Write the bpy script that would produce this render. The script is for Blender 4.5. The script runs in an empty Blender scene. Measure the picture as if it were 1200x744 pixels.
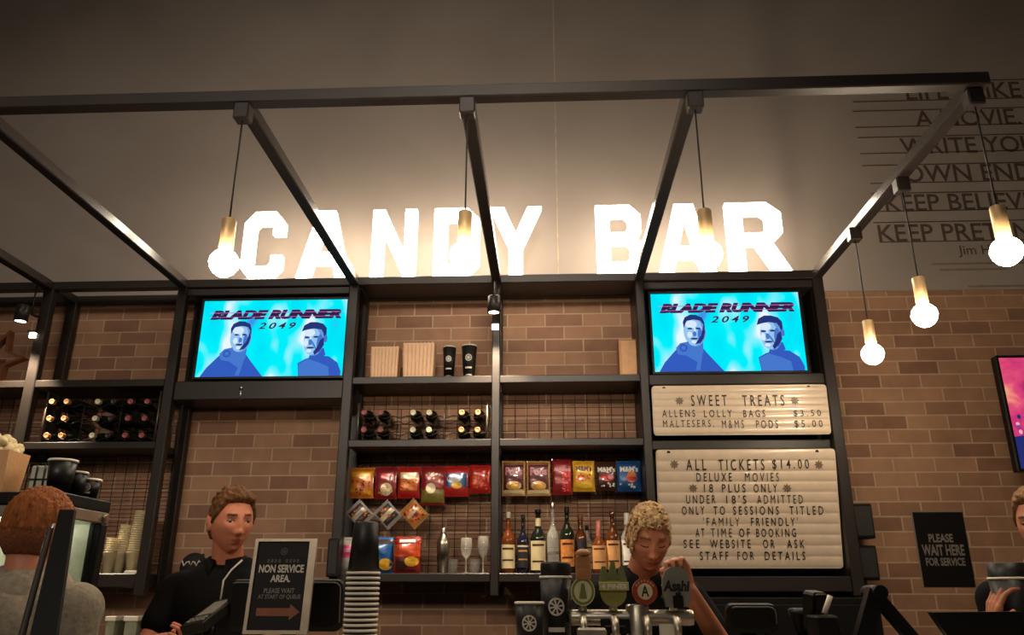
import bpy, bmesh, math, random
from mathutils import Vector, Matrix, Euler, noise
from mathutils.geometry import tessellate_polygon

random.seed(7)
scene = bpy.context.scene
COL = scene.collection
PI = math.pi

# ------------------------------------------------------------------ camera
F = 934.66
YAW, PITCH, ROLL = 0.0437149, 0.333658, 0.00090756
CAM = Vector((0, 0, 1.35))
cw = Vector((-math.sin(YAW) * math.cos(PITCH), math.cos(YAW) * math.cos(PITCH), math.sin(PITCH)))
_r = Vector((math.cos(YAW), math.sin(YAW), 0)); _u = _r.cross(cw)
cr = math.cos(ROLL) * _r + math.sin(ROLL) * _u
cu = -math.sin(ROLL) * _r + math.cos(ROLL) * _u
cam_data = bpy.data.cameras.new('camera')
cam_data.sensor_width = 36; cam_data.lens = F * 36 / 1200; cam_data.clip_start = 0.05
cam = bpy.data.objects.new('camera', cam_data); COL.objects.link(cam)
cam.matrix_world = Matrix(((cr.x, cu.x, -cw.x, CAM.x), (cr.y, cu.y, -cw.y, CAM.y), (cr.z, cu.z, -cw.z, CAM.z), (0, 0, 0, 1)))
scene.camera = cam

# ------------------------------------------------------------------ light
scene.view_settings.view_transform = 'Standard'
scene.view_settings.look = 'None'
scene.view_settings.exposure = 0.0
scene.view_settings.gamma = 1.0
scene.view_settings.use_curve_mapping = False
world = bpy.data.worlds.new('world'); scene.world = world; world.use_nodes = True
world.node_tree.nodes['Background'].inputs[0].default_value = (1.0, 0.86, 0.72, 1)
world.node_tree.nodes['Background'].inputs[1].default_value = 0.05
WARM = (1.0, 0.87, 0.71)
def area(name, loc, target, size, power, color=WARM, spread=180):
    d = bpy.data.lights.new(name, 'AREA'); d.shape = 'RECTANGLE'; d.size, d.size_y = size
    d.energy = power; d.color = color; d.spread = math.radians(spread)
    o = bpy.data.objects.new(name, d); COL.objects.link(o)
    o.location = loc
    o.rotation_euler = (Vector(target) - Vector(loc)).to_track_quat('-Z', 'Y').to_euler()
    return o
def spot(name, loc, target, power, ang, color=WARM, radius=0.05, blend=0.5):
    d = bpy.data.lights.new(name, 'SPOT'); d.energy = power; d.spot_size = math.radians(ang); d.spot_blend = blend
    d.color = color; d.shadow_soft_size = radius
    o = bpy.data.objects.new(name, d); COL.objects.link(o); o.location = loc
    o.rotation_euler = (Vector(target) - Vector(loc)).to_track_quat('-Z', 'Y').to_euler()
    return o
area('room_front_fill', (-1.2, -3.4, 4.8), (-1.0, 4.8, 2.2), (4.0, 0.8), 10, spread=95)  # unseen frontal fill, added to lift the shelving and brick
area('bar_ceiling_light', (-0.7, 1.0, 6.1), (-0.7, 4.2, 2.2), (3.5, 0.8), 17, spread=112)
area('left_fill', (-2.4, -2.5, 4.2), (-1.9, 4.8, 2.0), (1.4, 0.6), 12, spread=60)  # added fill that brightens the brick under the left screen
area('centre_fill', (0.0, -3.0, 4.2), (-0.2, 4.8, 3.0), (0.8, 0.5), 5, spread=20)  # narrow added fill that brightens the middle top bay
E_LETTER, E_BULB, E_GLOBE, E_SCREEN = 26.0, 32.0, 120.0, 1.0
E_SIDE = 8.5

# ------------------------------------------------------------------ pixel ray on a real plane
def at(x, y, Y):
    d = cw + (x - 600) / F * cr + (372 - y) / F * cu
    return CAM + d * (Y / d.y)
def at_plane(x, y, P0, N):
    d = cw + (x - 600) / F * cr + (372 - y) / F * cu
    return CAM + d * ((P0 - CAM).dot(N) / d.dot(N))

# ------------------------------------------------------------------ materials
def lin(c):
    return tuple((v / 255 / 12.92) if v / 255 <= 0.04045 else ((v / 255 + 0.055) / 1.055) ** 2.4 for v in c)
MATS = {}
def mat(name, rgb, rough=0.5, metal=0.0, var=0.15, scale=18.0, bump=0.0, bscale=80.0, emit=0.0, ecol=None, alpha=1.0, trans=0.0, coat=0.0, spec=0.5, stretch=(1, 1, 1), ior=1.45):
    if name in MATS: return MATS[name]
    m = bpy.data.materials.new(name); m.use_nodes = True
    nt = m.node_tree; b = nt.nodes['Principled BSDF']
    c = lin(rgb)
    tc = nt.nodes.new('ShaderNodeTexCoord'); mp = nt.nodes.new('ShaderNodeMapping')
    mp.inputs['Scale'].default_value = stretch
    nt.links.new(tc.outputs['Object'], mp.inputs['Vector'])
    nz = nt.nodes.new('ShaderNodeTexNoise'); nz.inputs['Scale'].default_value = scale; nz.inputs['Detail'].default_value = 4
    nt.links.new(mp.outputs[0], nz.inputs['Vector'])
    rp = nt.nodes.new('ShaderNodeValToRGB')
    rp.color_ramp.elements[0].position = 0.3; rp.color_ramp.elements[1].position = 0.7
    rp.color_ramp.elements[0].color = (*[v * (1 - var) for v in c], 1)
    rp.color_ramp.elements[1].color = (*[min(1, v * (1 + var)) for v in c], 1)
    nt.links.new(nz.outputs['Fac'], rp.inputs['Fac'])
    nt.links.new(rp.outputs['Color'], b.inputs['Base Color'])
    b.inputs['Roughness'].default_value = rough; b.inputs['Metallic'].default_value = metal
    b.inputs['Alpha'].default_value = alpha; b.inputs['Transmission Weight'].default_value = trans
    b.inputs['Coat Weight'].default_value = coat; b.inputs['Specular IOR Level'].default_value = spec; b.inputs['IOR'].default_value = ior
    if emit:
        b.inputs['Emission Color'].default_value = (*(lin(ecol) if ecol else c), 1)
        b.inputs['Emission Strength'].default_value = emit
    if bump:
        n2 = nt.nodes.new('ShaderNodeTexNoise'); n2.inputs['Scale'].default_value = bscale; n2.inputs['Detail'].default_value = 5
        nt.links.new(mp.outputs[0], n2.inputs['Vector'])
        bp = nt.nodes.new('ShaderNodeBump'); bp.inputs['Strength'].default_value = bump; bp.inputs['Distance'].default_value = 0.01
        nt.links.new(n2.outputs['Fac'], bp.inputs['Height']); nt.links.new(bp.outputs[0], b.inputs['Normal'])
    MATS[name] = m
    return m
def glow(name, rgb, strength):
    if name in MATS: return MATS[name]
    m = bpy.data.materials.new(name); m.use_nodes = True
    nt = m.node_tree; nt.nodes.clear()
    e = nt.nodes.new('ShaderNodeEmission'); o = nt.nodes.new('ShaderNodeOutputMaterial')
    e.inputs[0].default_value = (*lin(rgb), 1); e.inputs[1].default_value = strength
    nt.links.new(e.outputs[0], o.inputs[0]); MATS[name] = m
    return m

STEEL = mat('black_steel', (41, 34, 31), rough=0.4, spec=0.42, metal=0.0, var=0.12, scale=6, bump=0.03, bscale=300)
BLACK = mat('black_panel', (14, 12, 11), rough=0.55, var=0.2, spec=0.25)
PLAST = mat('black_plastic', (14, 13, 12), rough=0.42, var=0.15, spec=0.35)
WIRE = mat('dark_wire', (40, 33, 28), rough=0.4, metal=0.3)
CHROME = mat('brushed_chrome', (190, 180, 165), rough=0.28, metal=1.0, var=0.08, scale=30, stretch=(1, 1, 12))
KRAFT = mat('kraft_card', (205, 155, 108), rough=0.8, var=0.1, scale=60, stretch=(6, 6, 1))
CARD = mat('brown_card', (215, 168, 126), rough=0.8, var=0.08)
WHITE = mat('white_card', (225, 215, 200), rough=0.6, var=0.05)
CUP = mat('black_paper_cup', (24, 22, 22), rough=0.45, var=0.2)
PALE = mat('pale_print', (205, 195, 180), rough=0.6, var=0.06)
GREYP = mat('grey_print', (120, 112, 104), rough=0.6, var=0.06)
CREAM = mat('cream_board', (212, 191, 168), rough=0.3, var=0.05, coat=0.3)
INK = mat('letter_black', (28, 22, 20), rough=0.5)
BRASS = mat('pale_brass', (205, 172, 128), rough=0.4, metal=0.35, var=0.08)
SKIN = {}

def brick_material():
    m = bpy.data.materials.new('brown_brick'); m.use_nodes = True
    nt = m.node_tree; b = nt.nodes['Principled BSDF']; L = nt.links.new
    tc = nt.nodes.new('ShaderNodeTexCoord'); sx = nt.nodes.new('ShaderNodeSeparateXYZ'); cb = nt.nodes.new('ShaderNodeCombineXYZ')
    L(tc.outputs['Object'], sx.inputs[0]); L(sx.outputs['X'], cb.inputs['X']); L(sx.outputs['Z'], cb.inputs['Y'])
    br = nt.nodes.new('ShaderNodeTexBrick'); br.offset = 0.5
    br.inputs['Scale'].default_value = 1.0; br.inputs['Brick Width'].default_value = 0.24; br.inputs['Row Height'].default_value = 0.0845
    br.inputs['Mortar Size'].default_value = 0.0052; br.inputs['Mortar Smooth'].default_value = 0.25; br.inputs['Bias'].default_value = -0.15
    br.inputs['Color1'].default_value = (*lin((168, 126, 97)), 1); br.inputs['Color2'].default_value = (*lin((126, 86, 66)), 1)
    br.inputs['Mortar'].default_value = (*lin((184, 155, 126)), 1)
    L(cb.outputs[0], br.inputs['Vector'])
    nz = nt.nodes.new('ShaderNodeTexNoise'); nz.inputs['Scale'].default_value = 9; nz.inputs['Detail'].default_value = 6
    L(tc.outputs['Object'], nz.inputs['Vector'])
    n3 = nt.nodes.new('ShaderNodeTexNoise'); n3.inputs['Scale'].default_value = 1.3
    L(tc.outputs['Object'], n3.inputs['Vector'])
    mx = nt.nodes.new('ShaderNodeMix'); mx.data_type = 'RGBA'; mx.blend_type = 'MULTIPLY'; mx.inputs['Factor'].default_value = 0.5
    rp = nt.nodes.new('ShaderNodeValToRGB'); rp.color_ramp.elements[0].position = 0.25; rp.color_ramp.elements[1].position = 0.75
    rp.color_ramp.elements[0].color = (0.5, 0.48, 0.47, 1); rp.color_ramp.elements[1].color = (1, 1, 1, 1)
    L(nz.outputs['Fac'], rp.inputs[0]); L(br.outputs['Color'], mx.inputs['A']); L(rp.outputs[0], mx.inputs['B'])
    L(mx.outputs['Result'], b.inputs['Base Color'])
    b.inputs['Roughness'].default_value = 0.75
    iv = nt.nodes.new('ShaderNodeMath'); iv.operation = 'MULTIPLY_ADD'; iv.inputs[1].default_value = -1.0; iv.inputs[2].default_value = 1.0
    L(br.outputs['Fac'], iv.inputs[0])
    ad = nt.nodes.new('ShaderNodeMath'); ad.operation = 'MULTIPLY_ADD'; ad.inputs[1].default_value = 0.25
    L(nz.outputs['Fac'], ad.inputs[0]); L(iv.outputs[0], ad.inputs[2])
    bp = nt.nodes.new('ShaderNodeBump'); bp.inputs['Strength'].default_value = 0.5; bp.inputs['Distance'].default_value = 0.006
    L(ad.outputs[0], bp.inputs['Height']); L(bp.outputs[0], b.inputs['Normal'])
    return m
BRICK = brick_material()
CONC = mat('grey_concrete', (155, 143, 134), rough=0.75, var=0.10, scale=1.1, bump=0.04, bscale=25)
DARKF = mat('dark_floor', (70, 62, 55), rough=0.4, var=0.15, scale=3)

# ------------------------------------------------------------------ mesh builder
class MB:
    def __init__(s): s.v = []; s.f = []; s.m = []; s.sm = []
    def add(s, verts, faces, mi=0, smooth=False):
        n = len(s.v); s.v.extend(Vector(p) for p in verts)
        for f in faces: s.f.append([n + i for i in f]); s.m.append(mi); s.sm.append(smooth)
        return s
    def box(s, x0, x1, y0, y1, z0, z1, mi=0):
        return s.obox(((x0 + x1) / 2, (y0 + y1) / 2, (z0 + z1) / 2), (abs(x1 - x0), abs(y1 - y0), abs(z1 - z0)), None, mi)
    def obox(s, c, size, rot=None, mi=0, bev=None):
        hx, hy, hz = [k / 2 for k in size]
        M = rot if rot is not None else Matrix.Identity(3)
        c = Vector(c)
        b = min(hx, hy, hz) * 0.18 if bev is None else bev
        b = min(b, 0.006)
        # chamfered box: 24 verts
        vs = []; idx = {}
        for i, sx in enumerate((-1, 1)):
            for j, sy in enumerate((-1, 1)):
                for k, sz in enumerate((-1, 1)):
                    for ax in range(3):
                        p = [sx * hx, sy * hy, sz * hz]
                        for a in range(3):
                            if a != ax: p[a] -= (sx, sy, sz)[a] * b
                        idx[(i, j, k, ax)] = len(vs); vs.append(c + M @ Vector(p))
        fs = []
        def q(l): fs.append([idx[t] for t in l])
        for i in (0, 1):
            q([(i, 0, 0, 0), (i, 1, 0, 0), (i, 1, 1, 0), (i, 0, 1, 0)] if i else [(i, 0, 0, 0), (i, 0, 1, 0), (i, 1, 1, 0), (i, 1, 0, 0)])
            q([(0, i, 0, 1), (0, i, 1, 1), (1, i, 1, 1), (1, i, 0, 1)] if i else [(0, i, 0, 1), (1, i, 0, 1), (1, i, 1, 1), (0, i, 1, 1)])
            q([(0, 0, i, 2), (1, 0, i, 2), (1, 1, i, 2), (0, 1, i, 2)] if i else [(0, 0, i, 2), (0, 1, i, 2), (1, 1, i, 2), (1, 0, i, 2)])
        for i in (0, 1):
            for j in (0, 1):
                q([(i, j, 0, 0), (i, j, 1, 0), (i, j, 1, 1), (i, j, 0, 1)] if i != j else [(i, j, 0, 0), (i, j, 0, 1), (i, j, 1, 1), (i, j, 1, 0)])
                q([(i, 0, j, 0), (i, 0, j, 2), (i, 1, j, 2), (i, 1, j, 0)] if i != j else [(i, 0, j, 0), (i, 1, j, 0), (i, 1, j, 2), (i, 0, j, 2)])
                q([(0, i, j, 1), (0, i, j, 2), (1, i, j, 2), (1, i, j, 1)] if i == j else [(0, i, j, 1), (1, i, j, 1), (1, i, j, 2), (0, i, j, 2)])
                for k in (0, 1):
                    t = [(i, j, k, 0), (i, j, k, 1), (i, j, k, 2)]
                    q(t if (i + j + k) % 2 else t[::-1])
        return s.add(vs, fs, mi)
    def tube(s, pts, r, seg=8, mi=0, caps=True, smooth=True):
        pts = [Vector(p) for p in pts]; n = len(pts)
        rs = r if isinstance(r, (list, tuple)) else [r] * n
        vs = []; prev = None
        for i, p in enumerate(pts):
            t = (pts[min(i + 1, n - 1)] - pts[max(i - 1, 0)]).normalized()
            if prev is None:
                a = Vector((0, 0, 1)) if abs(t.z) < 0.9 else Vector((1, 0, 0))
                u = t.cross(a).normalized()
            else:
                u = (prev - t * prev.dot(t)).normalized()
            prev = u; w = t.cross(u)
            for k in range(seg):
                an = 2 * PI * k / seg
                vs.append(p + (u * math.cos(an) + w * math.sin(an)) * rs[i])
        fs = []
        for i in range(n - 1):
            for k in range(seg):
                fs.append([i * seg + k, i * seg + (k + 1) % seg, (i + 1) * seg + (k + 1) % seg, (i + 1) * seg + k])
        s.add(vs, fs, mi, smooth)
        if caps:
            m = len(s.v) - len(vs)
            s.f.append([m + k for k in range(seg)][::-1]); s.m.append(mi); s.sm.append(False)
            s.f.append([m + (n - 1) * seg + k for k in range(seg)]); s.m.append(mi); s.sm.append(False)
        return s
    def lathe(s, prof, org=(0, 0, 0), axis='Z', seg=24, mi=0, smooth=True, a0=0, a1=2 * PI):
        """prof: (radius, height[, mat]) from bottom to top."""
        org = Vector(org); n = len(prof); full = abs(a1 - a0 - 2 * PI) < 1e-6
        S = seg if full else seg + 1
        def P(r, h, a):
            x, y = r * math.cos(a), r * math.sin(a)
            if axis == 'Z': return org + Vector((x, y, h))
            return org + Vector((x, -h, y))     # axis 'Y': height runs towards the viewer
        vs = [P(p[0], p[1], a0 + (a1 - a0) * k / seg) for p in prof for k in range(S)]
        base = len(s.v); s.v.extend(vs)
        for i in range(n - 1):
            m_ = prof[i + 1][2] if len(prof[i + 1]) > 2 else mi
            for k in range(seg):
                k2 = (k + 1) % S
                s.f.append([base + i * S + k, base + i * S + k2, base + (i + 1) * S + k2, base + (i + 1) * S + k]); s.m.append(m_); s.sm.append(smooth)
        return s
    def sphere(s, c, r, nu=16, nv=10, mi=0, rot=None, smooth=True):
        c = Vector(c); r = Vector(r) if hasattr(r, '__len__') else Vector((r, r, r))
        M = rot if rot is not None else Matrix.Identity(3)
        vs = [c + M @ Vector((0, 0, -r.z))]
        for i in range(1, nv):
            th = PI * i / nv
            for k in range(nu):
                a = 2 * PI * k / nu
                vs.append(c + M @ Vector((r.x * math.sin(th) * math.cos(a), r.y * math.sin(th) * math.sin(a), -r.z * math.cos(th))))
        vs.append(c + M @ Vector((0, 0, r.z)))
        fs = [[0, 1 + (k + 1) % nu, 1 + k] for k in range(nu)]
        for i in range(nv - 2):
            for k in range(nu):
                a = 1 + i * nu; fs.append([a + k, a + (k + 1) % nu, a + nu + (k + 1) % nu, a + nu + k])
        a = 1 + (nv - 2) * nu; t = len(vs) - 1
        fs += [[a + k, a + (k + 1) % nu, t] for k in range(nu)]
        return s.add(vs, fs, mi, smooth)
    def capsule(s, p0, p1, r0, r1, seg=14, mi=0):
        p0, p1 = Vector(p0), Vector(p1); d = (p1 - p0); L = d.length; t = d.normalized()
        pts = []; rs = []
        for k in range(5):
            a = PI / 2 * (k + 0.15) / 5; pts.append(p0 - t * r0 * math.cos(a)); rs.append(r0 * math.sin(a))
        pts += [p0, p1]; rs += [r0, r1]
        for k in range(4, -1, -1):
            a = PI / 2 * (k + 0.15) / 5; pts.append(p1 + t * r1 * math.cos(a)); rs.append(r1 * math.sin(a))
        return s.tube(pts, rs, seg, mi)
    def prism(s, poly, frame, depth, mi=0, holes=(), side_mi=None):
        """2D polygon (u,v) on frame (O,U,V,N) pushed back by depth along -N; front face at O."""
        O, U, V, N = frame; side_mi = mi if side_mi is None else side_mi
        loops = [list(poly)] + [list(h) for h in holes]
        flat = [p for l in loops for p in l]
        tris = tessellate_polygon([[Vector((p[0], p[1], 0)) for p in l] for l in loops])
        fr = [O + U * p[0] + V * p[1] for p in flat]; bk = [p - N * depth for p in fr]; n = len(flat)
        def orient(t):
            a, b, c = (flat[i] for i in t)
            return t if (b[0] - a[0]) * (c[1] - a[1]) - (b[1] - a[1]) * (c[0] - a[0]) > 0 else t[::-1]
        tris = [orient(list(t)) for t in tris]
        b0 = len(s.v); s.v += fr + bk
        for t in tris:
            s.f.append([b0 + i for i in t]); s.m.append(mi); s.sm.append(False)
            s.f.append([b0 + n + i for i in t[::-1]]); s.m.append(side_mi); s.sm.append(False)
        k = 0
        for l in loops:
            m_ = len(l)
            for i in range(m_):
                a, b = k + i, k + (i + 1) % m_
                s.f.append([b0 + a, b0 + n + a, b0 + n + b, b0 + b]); s.m.append(side_mi); s.sm.append(False)
            k += m_
        return s
    def mesh(s, name, mats, origin):
        me = bpy.data.meshes.new(name)
        me.from_pydata([p - origin for p in s.v], [], s.f)
        for m in (mats if isinstance(mats, (list, tuple)) else [mats]): me.materials.append(m)
        me.polygons.foreach_set('material_index', s.m); me.polygons.foreach_set('use_smooth', s.sm)
        me.update()
        return me
    def build(s, name, mats, parent=None, origin=None):
        org = WORLD_LOC(parent) if parent is not None else (Vector(origin) if origin is not None else s.base())
        o = bpy.data.objects.new(name, s.mesh(name, mats, org)); COL.objects.link(o)
        if parent is not None: o.parent = parent
        else: o.location = org
        return o
    def base(s):
        xs = [p.x for p in s.v]; ys = [p.y for p in s.v]
        return Vector(((min(xs) + max(xs)) / 2, (min(ys) + max(ys)) / 2, min(p.z for p in s.v)))
def WORLD_LOC(o):
    l = Vector((0, 0, 0))
    while o is not None: l += o.location; o = o.parent
    return l
def tag(o, label, cat, group=None, kind=None):
    o['label'] = label; o['category'] = cat
    if group: o['group'] = group
    if kind: o['kind'] = kind
    return o
def thing(name, loc, label, cat, group=None):
    o = bpy.data.objects.new(name, None); COL.objects.link(o); o.location = loc; o.empty_display_size = 0.05
    return tag(o, label, cat, group)
def struct(name, mb, m, label):
    o = mb.build(name, m, origin=(0, 0, 0)); o['kind'] = 'structure'; o['label'] = label; o['category'] = name.split('_')[0]
    return o
def copy_tree(o, loc, label, group=None):
    r = o.copy(); COL.objects.link(r); r.location = loc; r['label'] = label
    if group: r['group'] = group
    for ch in list(o.children):
        c = ch.copy(); COL.objects.link(c); c.parent = r
        for g in list(ch.children):
            d = g.copy(); COL.objects.link(d); d.parent = c
    return r

# ------------------------------------------------------------------ lettering
def text_shape(body, bold=0.0, shear=0.0, space=1.0, word=1.0, res=3):
    cu_ = bpy.data.curves.new('t', 'FONT'); cu_.body = body; cu_.offset = bold; cu_.shear = shear
    cu_.space_character = space; cu_.space_word = word; cu_.resolution_u = res; cu_.fill_mode = 'FRONT'
    o = bpy.data.objects.new('t', cu_); COL.objects.link(o)
    bpy.context.view_layer.update()
    me = bpy.data.meshes.new_from_object(o.evaluated_get(bpy.context.evaluated_depsgraph_get()))
    vs = [v.co.copy() for v in me.vertices]; fs = [list(p.vertices) for p in me.polygons]
    bpy.data.objects.remove(o); bpy.data.curves.remove(cu_); bpy.data.meshes.remove(me)
    return vs, fs
def fit_text(mb, body, u0, u1, v0, v1, place, mi=0, **k):
    """fits the ink of the text in [u0,u1]x[v0,v1]; place(u,v) -> world point; u1 None keeps the natural width."""
    vs, fs = text_shape(body, **k)
    if not vs: return
    xa, xb = min(p.x for p in vs), max(p.x for p in vs); ya, yb = min(p.y for p in vs), max(p.y for p in vs)
    kv = (v1 - v0) / (yb - ya)
    ku = kv if u1 is None else (u1 - u0) / (xb - xa)
    mb.add([place(u0 + (p.x - xa) * ku, v0 + (p.y - ya) * kv) for p in vs], fs, mi)
def frame_place(O, U, V, N, d):
    return lambda u, v: O + U * u + V * v + N * d
XP, ZP, FRONT = Vector((1, 0, 0)), Vector((0, 0, 1)), Vector((0, -1, 0))
def wall_frame(x, y, z): return (Vector((x, y, z)), XP, ZP, FRONT)

# ================================================================== the setting
WY = 4.82
struct('wall_back', MB().box(-6.5, 6.5, WY, WY + 0.2, 0, 3.167), BRICK, 'brown brick wall behind the candy bar shelves')
struct('wall_back_upper', MB().box(-6.5, 6.5, WY, WY + 0.2, 3.167, 6.4), CONC, 'grey concrete wall above the brickwork')
struct('wall_left', MB().box(-6.7, -6.5, -4, WY + 0.2, 0, 6.4), CONC, 'grey concrete side wall on the left')
struct('wall_right', MB().box(6.5, 6.7, -4, WY + 0.2, 0, 6.4), CONC, 'grey concrete side wall on the right')
struct('floor', MB().box(-6.7, 6.7, -4, WY + 0.2, -0.2, 0), DARKF, 'dark polished floor')
struct('ceiling', MB().box(-6.7, 6.7, -4, WY + 0.2, 6.4, 6.6), BLACK, 'dark ceiling high above')
struct('trim_1', MB().box(0.086, 0.096, WY - 0.003, WY, 3.17, 6.4), mat('pale_joint', (176, 158, 138), rough=0.7), 'thin pale vertical joint in the concrete wall')

# quote painted on the concrete
QM = mat('faded_black_paint', (84, 68, 59), rough=0.8, var=0.2, scale=40)
QY = WY - 0.004
q = thing('wall_quote', (2.9, QY, 3.4), 'dark painted quote lettering in ruled rows on the grey wall at the upper right', 'wall lettering')
def qz(y, x=1100): return at(x, y, QY).z
rows = [("LIFE'S LIKE", 1061, 97, 116.5), ('A MOVIE.', 1072, 129, 148), ('WRITE YOUR', 1055, 161, 180), ('OWN ENDING', 1059, 193, 213), ('KEEP BELIEVING', 1037, 227, 247), ('KEEP PRETENDING', 1029, 262, 282.5)]
kq = None
vs, fs = text_shape('A MOVIE.', bold=0.010)
wn = (max(p.x for p in vs) - min(p.x for p in vs)) / (max(p.y for p in vs) - min(p.y for p in vs))
wt = (at(1196, 138, QY).x - at(1072, 138, QY).x) / (qz(129) - qz(148))
kq = wt / wn
for body, xl, yt, yb in rows:
    m = MB(); z0, z1 = qz(yb), qz(yt); x0 = at(xl, (yt + yb) / 2, QY).x
    vs, fs = text_shape(body, bold=0.010)
    w = (max(p.x for p in vs) - min(p.x for p in vs)) / (max(p.y for p in vs) - min(p.y for p in vs)) * (z1 - z0) * kq
    fit_text(m, body, x0, x0 + w, z0, z1, lambda u, v: Vector((u, QY, v)), bold=0.010)
    m.build('lettering', QM, q)
m = MB(); fit_text(m, 'Jim Henson', at(1123, 295, QY).x, None, qz(302), qz(288), lambda u, v: Vector((u, QY, v)), bold=0.008); m.build('lettering', QM, q)
lx = at(1001, 119, QY).x
for yy in (97.5, 119, 130, 149, 161, 180, 194, 215, 227, 248, 261, 284):
    m = MB(); z = qz(yy, 1010) - 0.0; m.box(lx + 0.02 * math.sin(yy), 4.3, QY, QY + 0.003, z - 0.003, z + 0.003); m.build('rule_line', QM, q)
m = MB()
for k, (a, b, yy) in enumerate([(1092, 1200, 309), (1102, 1180, 316), (1135, 1200, 336)]):
    m.box(at(a, yy, QY).x, at(b, yy, QY).x, QY, QY + 0.003, qz(yy) - 0.006, qz(yy) + 0.006)
m.build('small_print', mat('faint_paint', (128, 112, 98), rough=0.8), q)

# ================================================================== steel shelving
FY = 4.5
A0, A1, B0, B1, C0, C1 = 2.512, 2.556, 2.142, 2.184, 1.41, 1.456
posts = {'P0': (-3.115, -3.05), 'P1': (-2.262, -2.205), 'P2': (-1.192, -1.135), 'P3': (-0.314, -0.268), 'P4': (0.545, 0.595), 'P5': (1.6, 1.662)}
sh = thing('display_shelving', (-0.7, 4.65, 0), 'black steel wall shelving of tall posts, open bays and wire mesh backs behind the counter', 'shelving')
def part(name, mb, m=STEEL, parent=None): return mb.build(name, m, parent or sh)
for k, (a, b) in posts.items():
    zb = 1.34
    part('post', MB().box(a, b, FY, FY + 0.055, zb, 3.188))
    if k in ('P0', 'P1', 'P2', 'P3'):
        part('post', MB().box(a, b, WY - 0.065, WY - 0.008, zb, 3.188))
    else:
        part('side_panel', MB().box(a, b, FY + 0.055, WY - 0.008, zb, 3.188))
part('post', MB().box(-4.22, -4.16, FY, FY + 0.055, 1.34, 3.188))
part('top_beam', MB().box(-4.2, 1.662, FY, FY + 0.055, 3.135, 3.189))
part('top_beam', MB().box(-4.2, 1.662, WY - 0.065, WY - 0.008, 3.138, 3.19))
for a in list(posts.values()):
    part('cross_beam', MB().box(a[0], a[1], FY + 0.055, WY - 0.065, 3.138, 3.188))
SB = WY - 0.02
for k0, k1 in (('P1', 'P2'), ('P2', 'P3'), ('P3', 'P4'), ('P4', 'P5')):
    part('top_panel', MB().box(posts[k0][1], posts[k1][0], FY + 0.055, WY - 0.065, 3.142, 3.16))
bays = {'L0': (-4.16, -3.115), 'L': (-3.05, -2.262), 'C': (-1.135, -0.314), 'R': (-0.268, 0.545)}
for k, (a, b) in bays.items():
    part('shelf', MB().box(a, b, FY + 0.004, SB, A0, A1))
    part('shelf', MB().box(a, b, FY + 0.004, SB, B0, B1))
    part('shelf', MB().box(a, b, FY + 0.004, SB, C0 - (0.03 if k[0] == 'L' else 0), C1))
# wide bay under the left screen
part('shelf', MB().box(posts['P1'][1], posts['P2'][0], FY + 0.02, FY + 0.22, 2.43, 2.545))
def mesh_panel(a, b, z0, z1, Y=WY - 0.05):
    m = MB(); r = 0.0022
    n = max(2, round((b - a) / 0.073))
    for i in range(n + 1):
        x = a + (b - a) * i / n; m.tube([(x, Y, z0), (x, Y, z1)], r, 5)
    n = max(2, round((z1 - z0) / 0.05))
    for i in range(n + 1):
        z = z0 + (z1 - z0) * i / n; m.tube([(a, Y - 0.004, z), (b, Y - 0.004, z)], r, 5)
    part('wire_mesh_panel', m, WIRE)
mesh_panel(-0.262, 0.54, B1, A0); mesh_panel(-0.262, 0.54, C1, B0); mesh_panel(-1.13, -0.32, C1, B0)
mesh_panel(-1.13, -0.32, B1, A0)
mesh_panel(-3.04, -2.27, C1, B0); mesh_panel(-3.04, -2.27, B1, A0); mesh_panel(-4.15, -3.12, B1, A0); mesh_panel(-4.15, -3.12, C1, B0)
# screen bays: frames and backing
def screen_bay(x0, x1, zb):
    part('backing_panel', MB().box(x0, x1, FY + 0.2, FY + 0.225, zb, 3.135), BLACK)
    part('bay_rail', MB().box(x0, x1, FY + 0.01, FY + 0.2, 3.085, 3.13))
screen_bay(posts['P1'][1], posts['P2'][0], 2.545)
screen_bay(posts['P4'][1], posts['P5'][0], 1.40)
part('bay_rail', MB().box(posts['P4'][1], posts['P5'][0], FY + 0.015, FY + 0.2, 2.49, 2.555))
part('bay_rail', MB().box(posts['P4'][1], posts['P5'][0], FY + 0.06, FY + 0.2, 2.125, 2.18))
part('bay_rail', MB().box(posts['P4'][1], posts['P5'][0], FY + 0.01, FY + 0.25, 1.36, 1.44))
part('cable_clip', MB().tube([(-1.80, FY + 0.018, 2.43), (-1.80, FY + 0.018, 2.50)], 0.006, 8).sphere((-1.80, FY + 0.016, 2.50), 0.012, 10, 8), CHROME)
# slim light catching corner plates inside the bays
for x in (-2.10 - 0.06, -1.2 + 0.0):
    pass

# ================================================================== overhead canopy
RZ0, RZ1 = 3.135, 3.189
can = thing('overhead_canopy_frame', (-0.7, 3.5, RZ0), 'black steel tube canopy of rafters reaching out from the shelving to a long front beam', 'canopy frame')
part('front_beam', MB().box(-4.2, 1.662, 2.575, 2.63, RZ0, RZ1), STEEL, can)
GLOSS = mat('gloss_black_enamel', (46, 40, 36), rough=0.2, spec=0.7, var=0.1, scale=6)
MATTE = mat('matte_black_steel', (40, 33, 30), rough=0.75, spec=0.2, var=0.12, scale=6)
def rafter(c):
    m = MB().box(c - 0.028, c + 0.028, 2.63, FY, RZ0, RZ1)
    for i, f in enumerate(m.f):
        n = (m.v[f[1]] - m.v[f[0]]).cross(m.v[f[2]] - m.v[f[0]]).normalized()
        if abs(n.x) > 0.9: m.m[i] = 1
    m.build('rafter', [MATTE, GLOSS], can)
for a, b in posts.values(): rafter((a + b) / 2)
rafter(-4.19)

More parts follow.
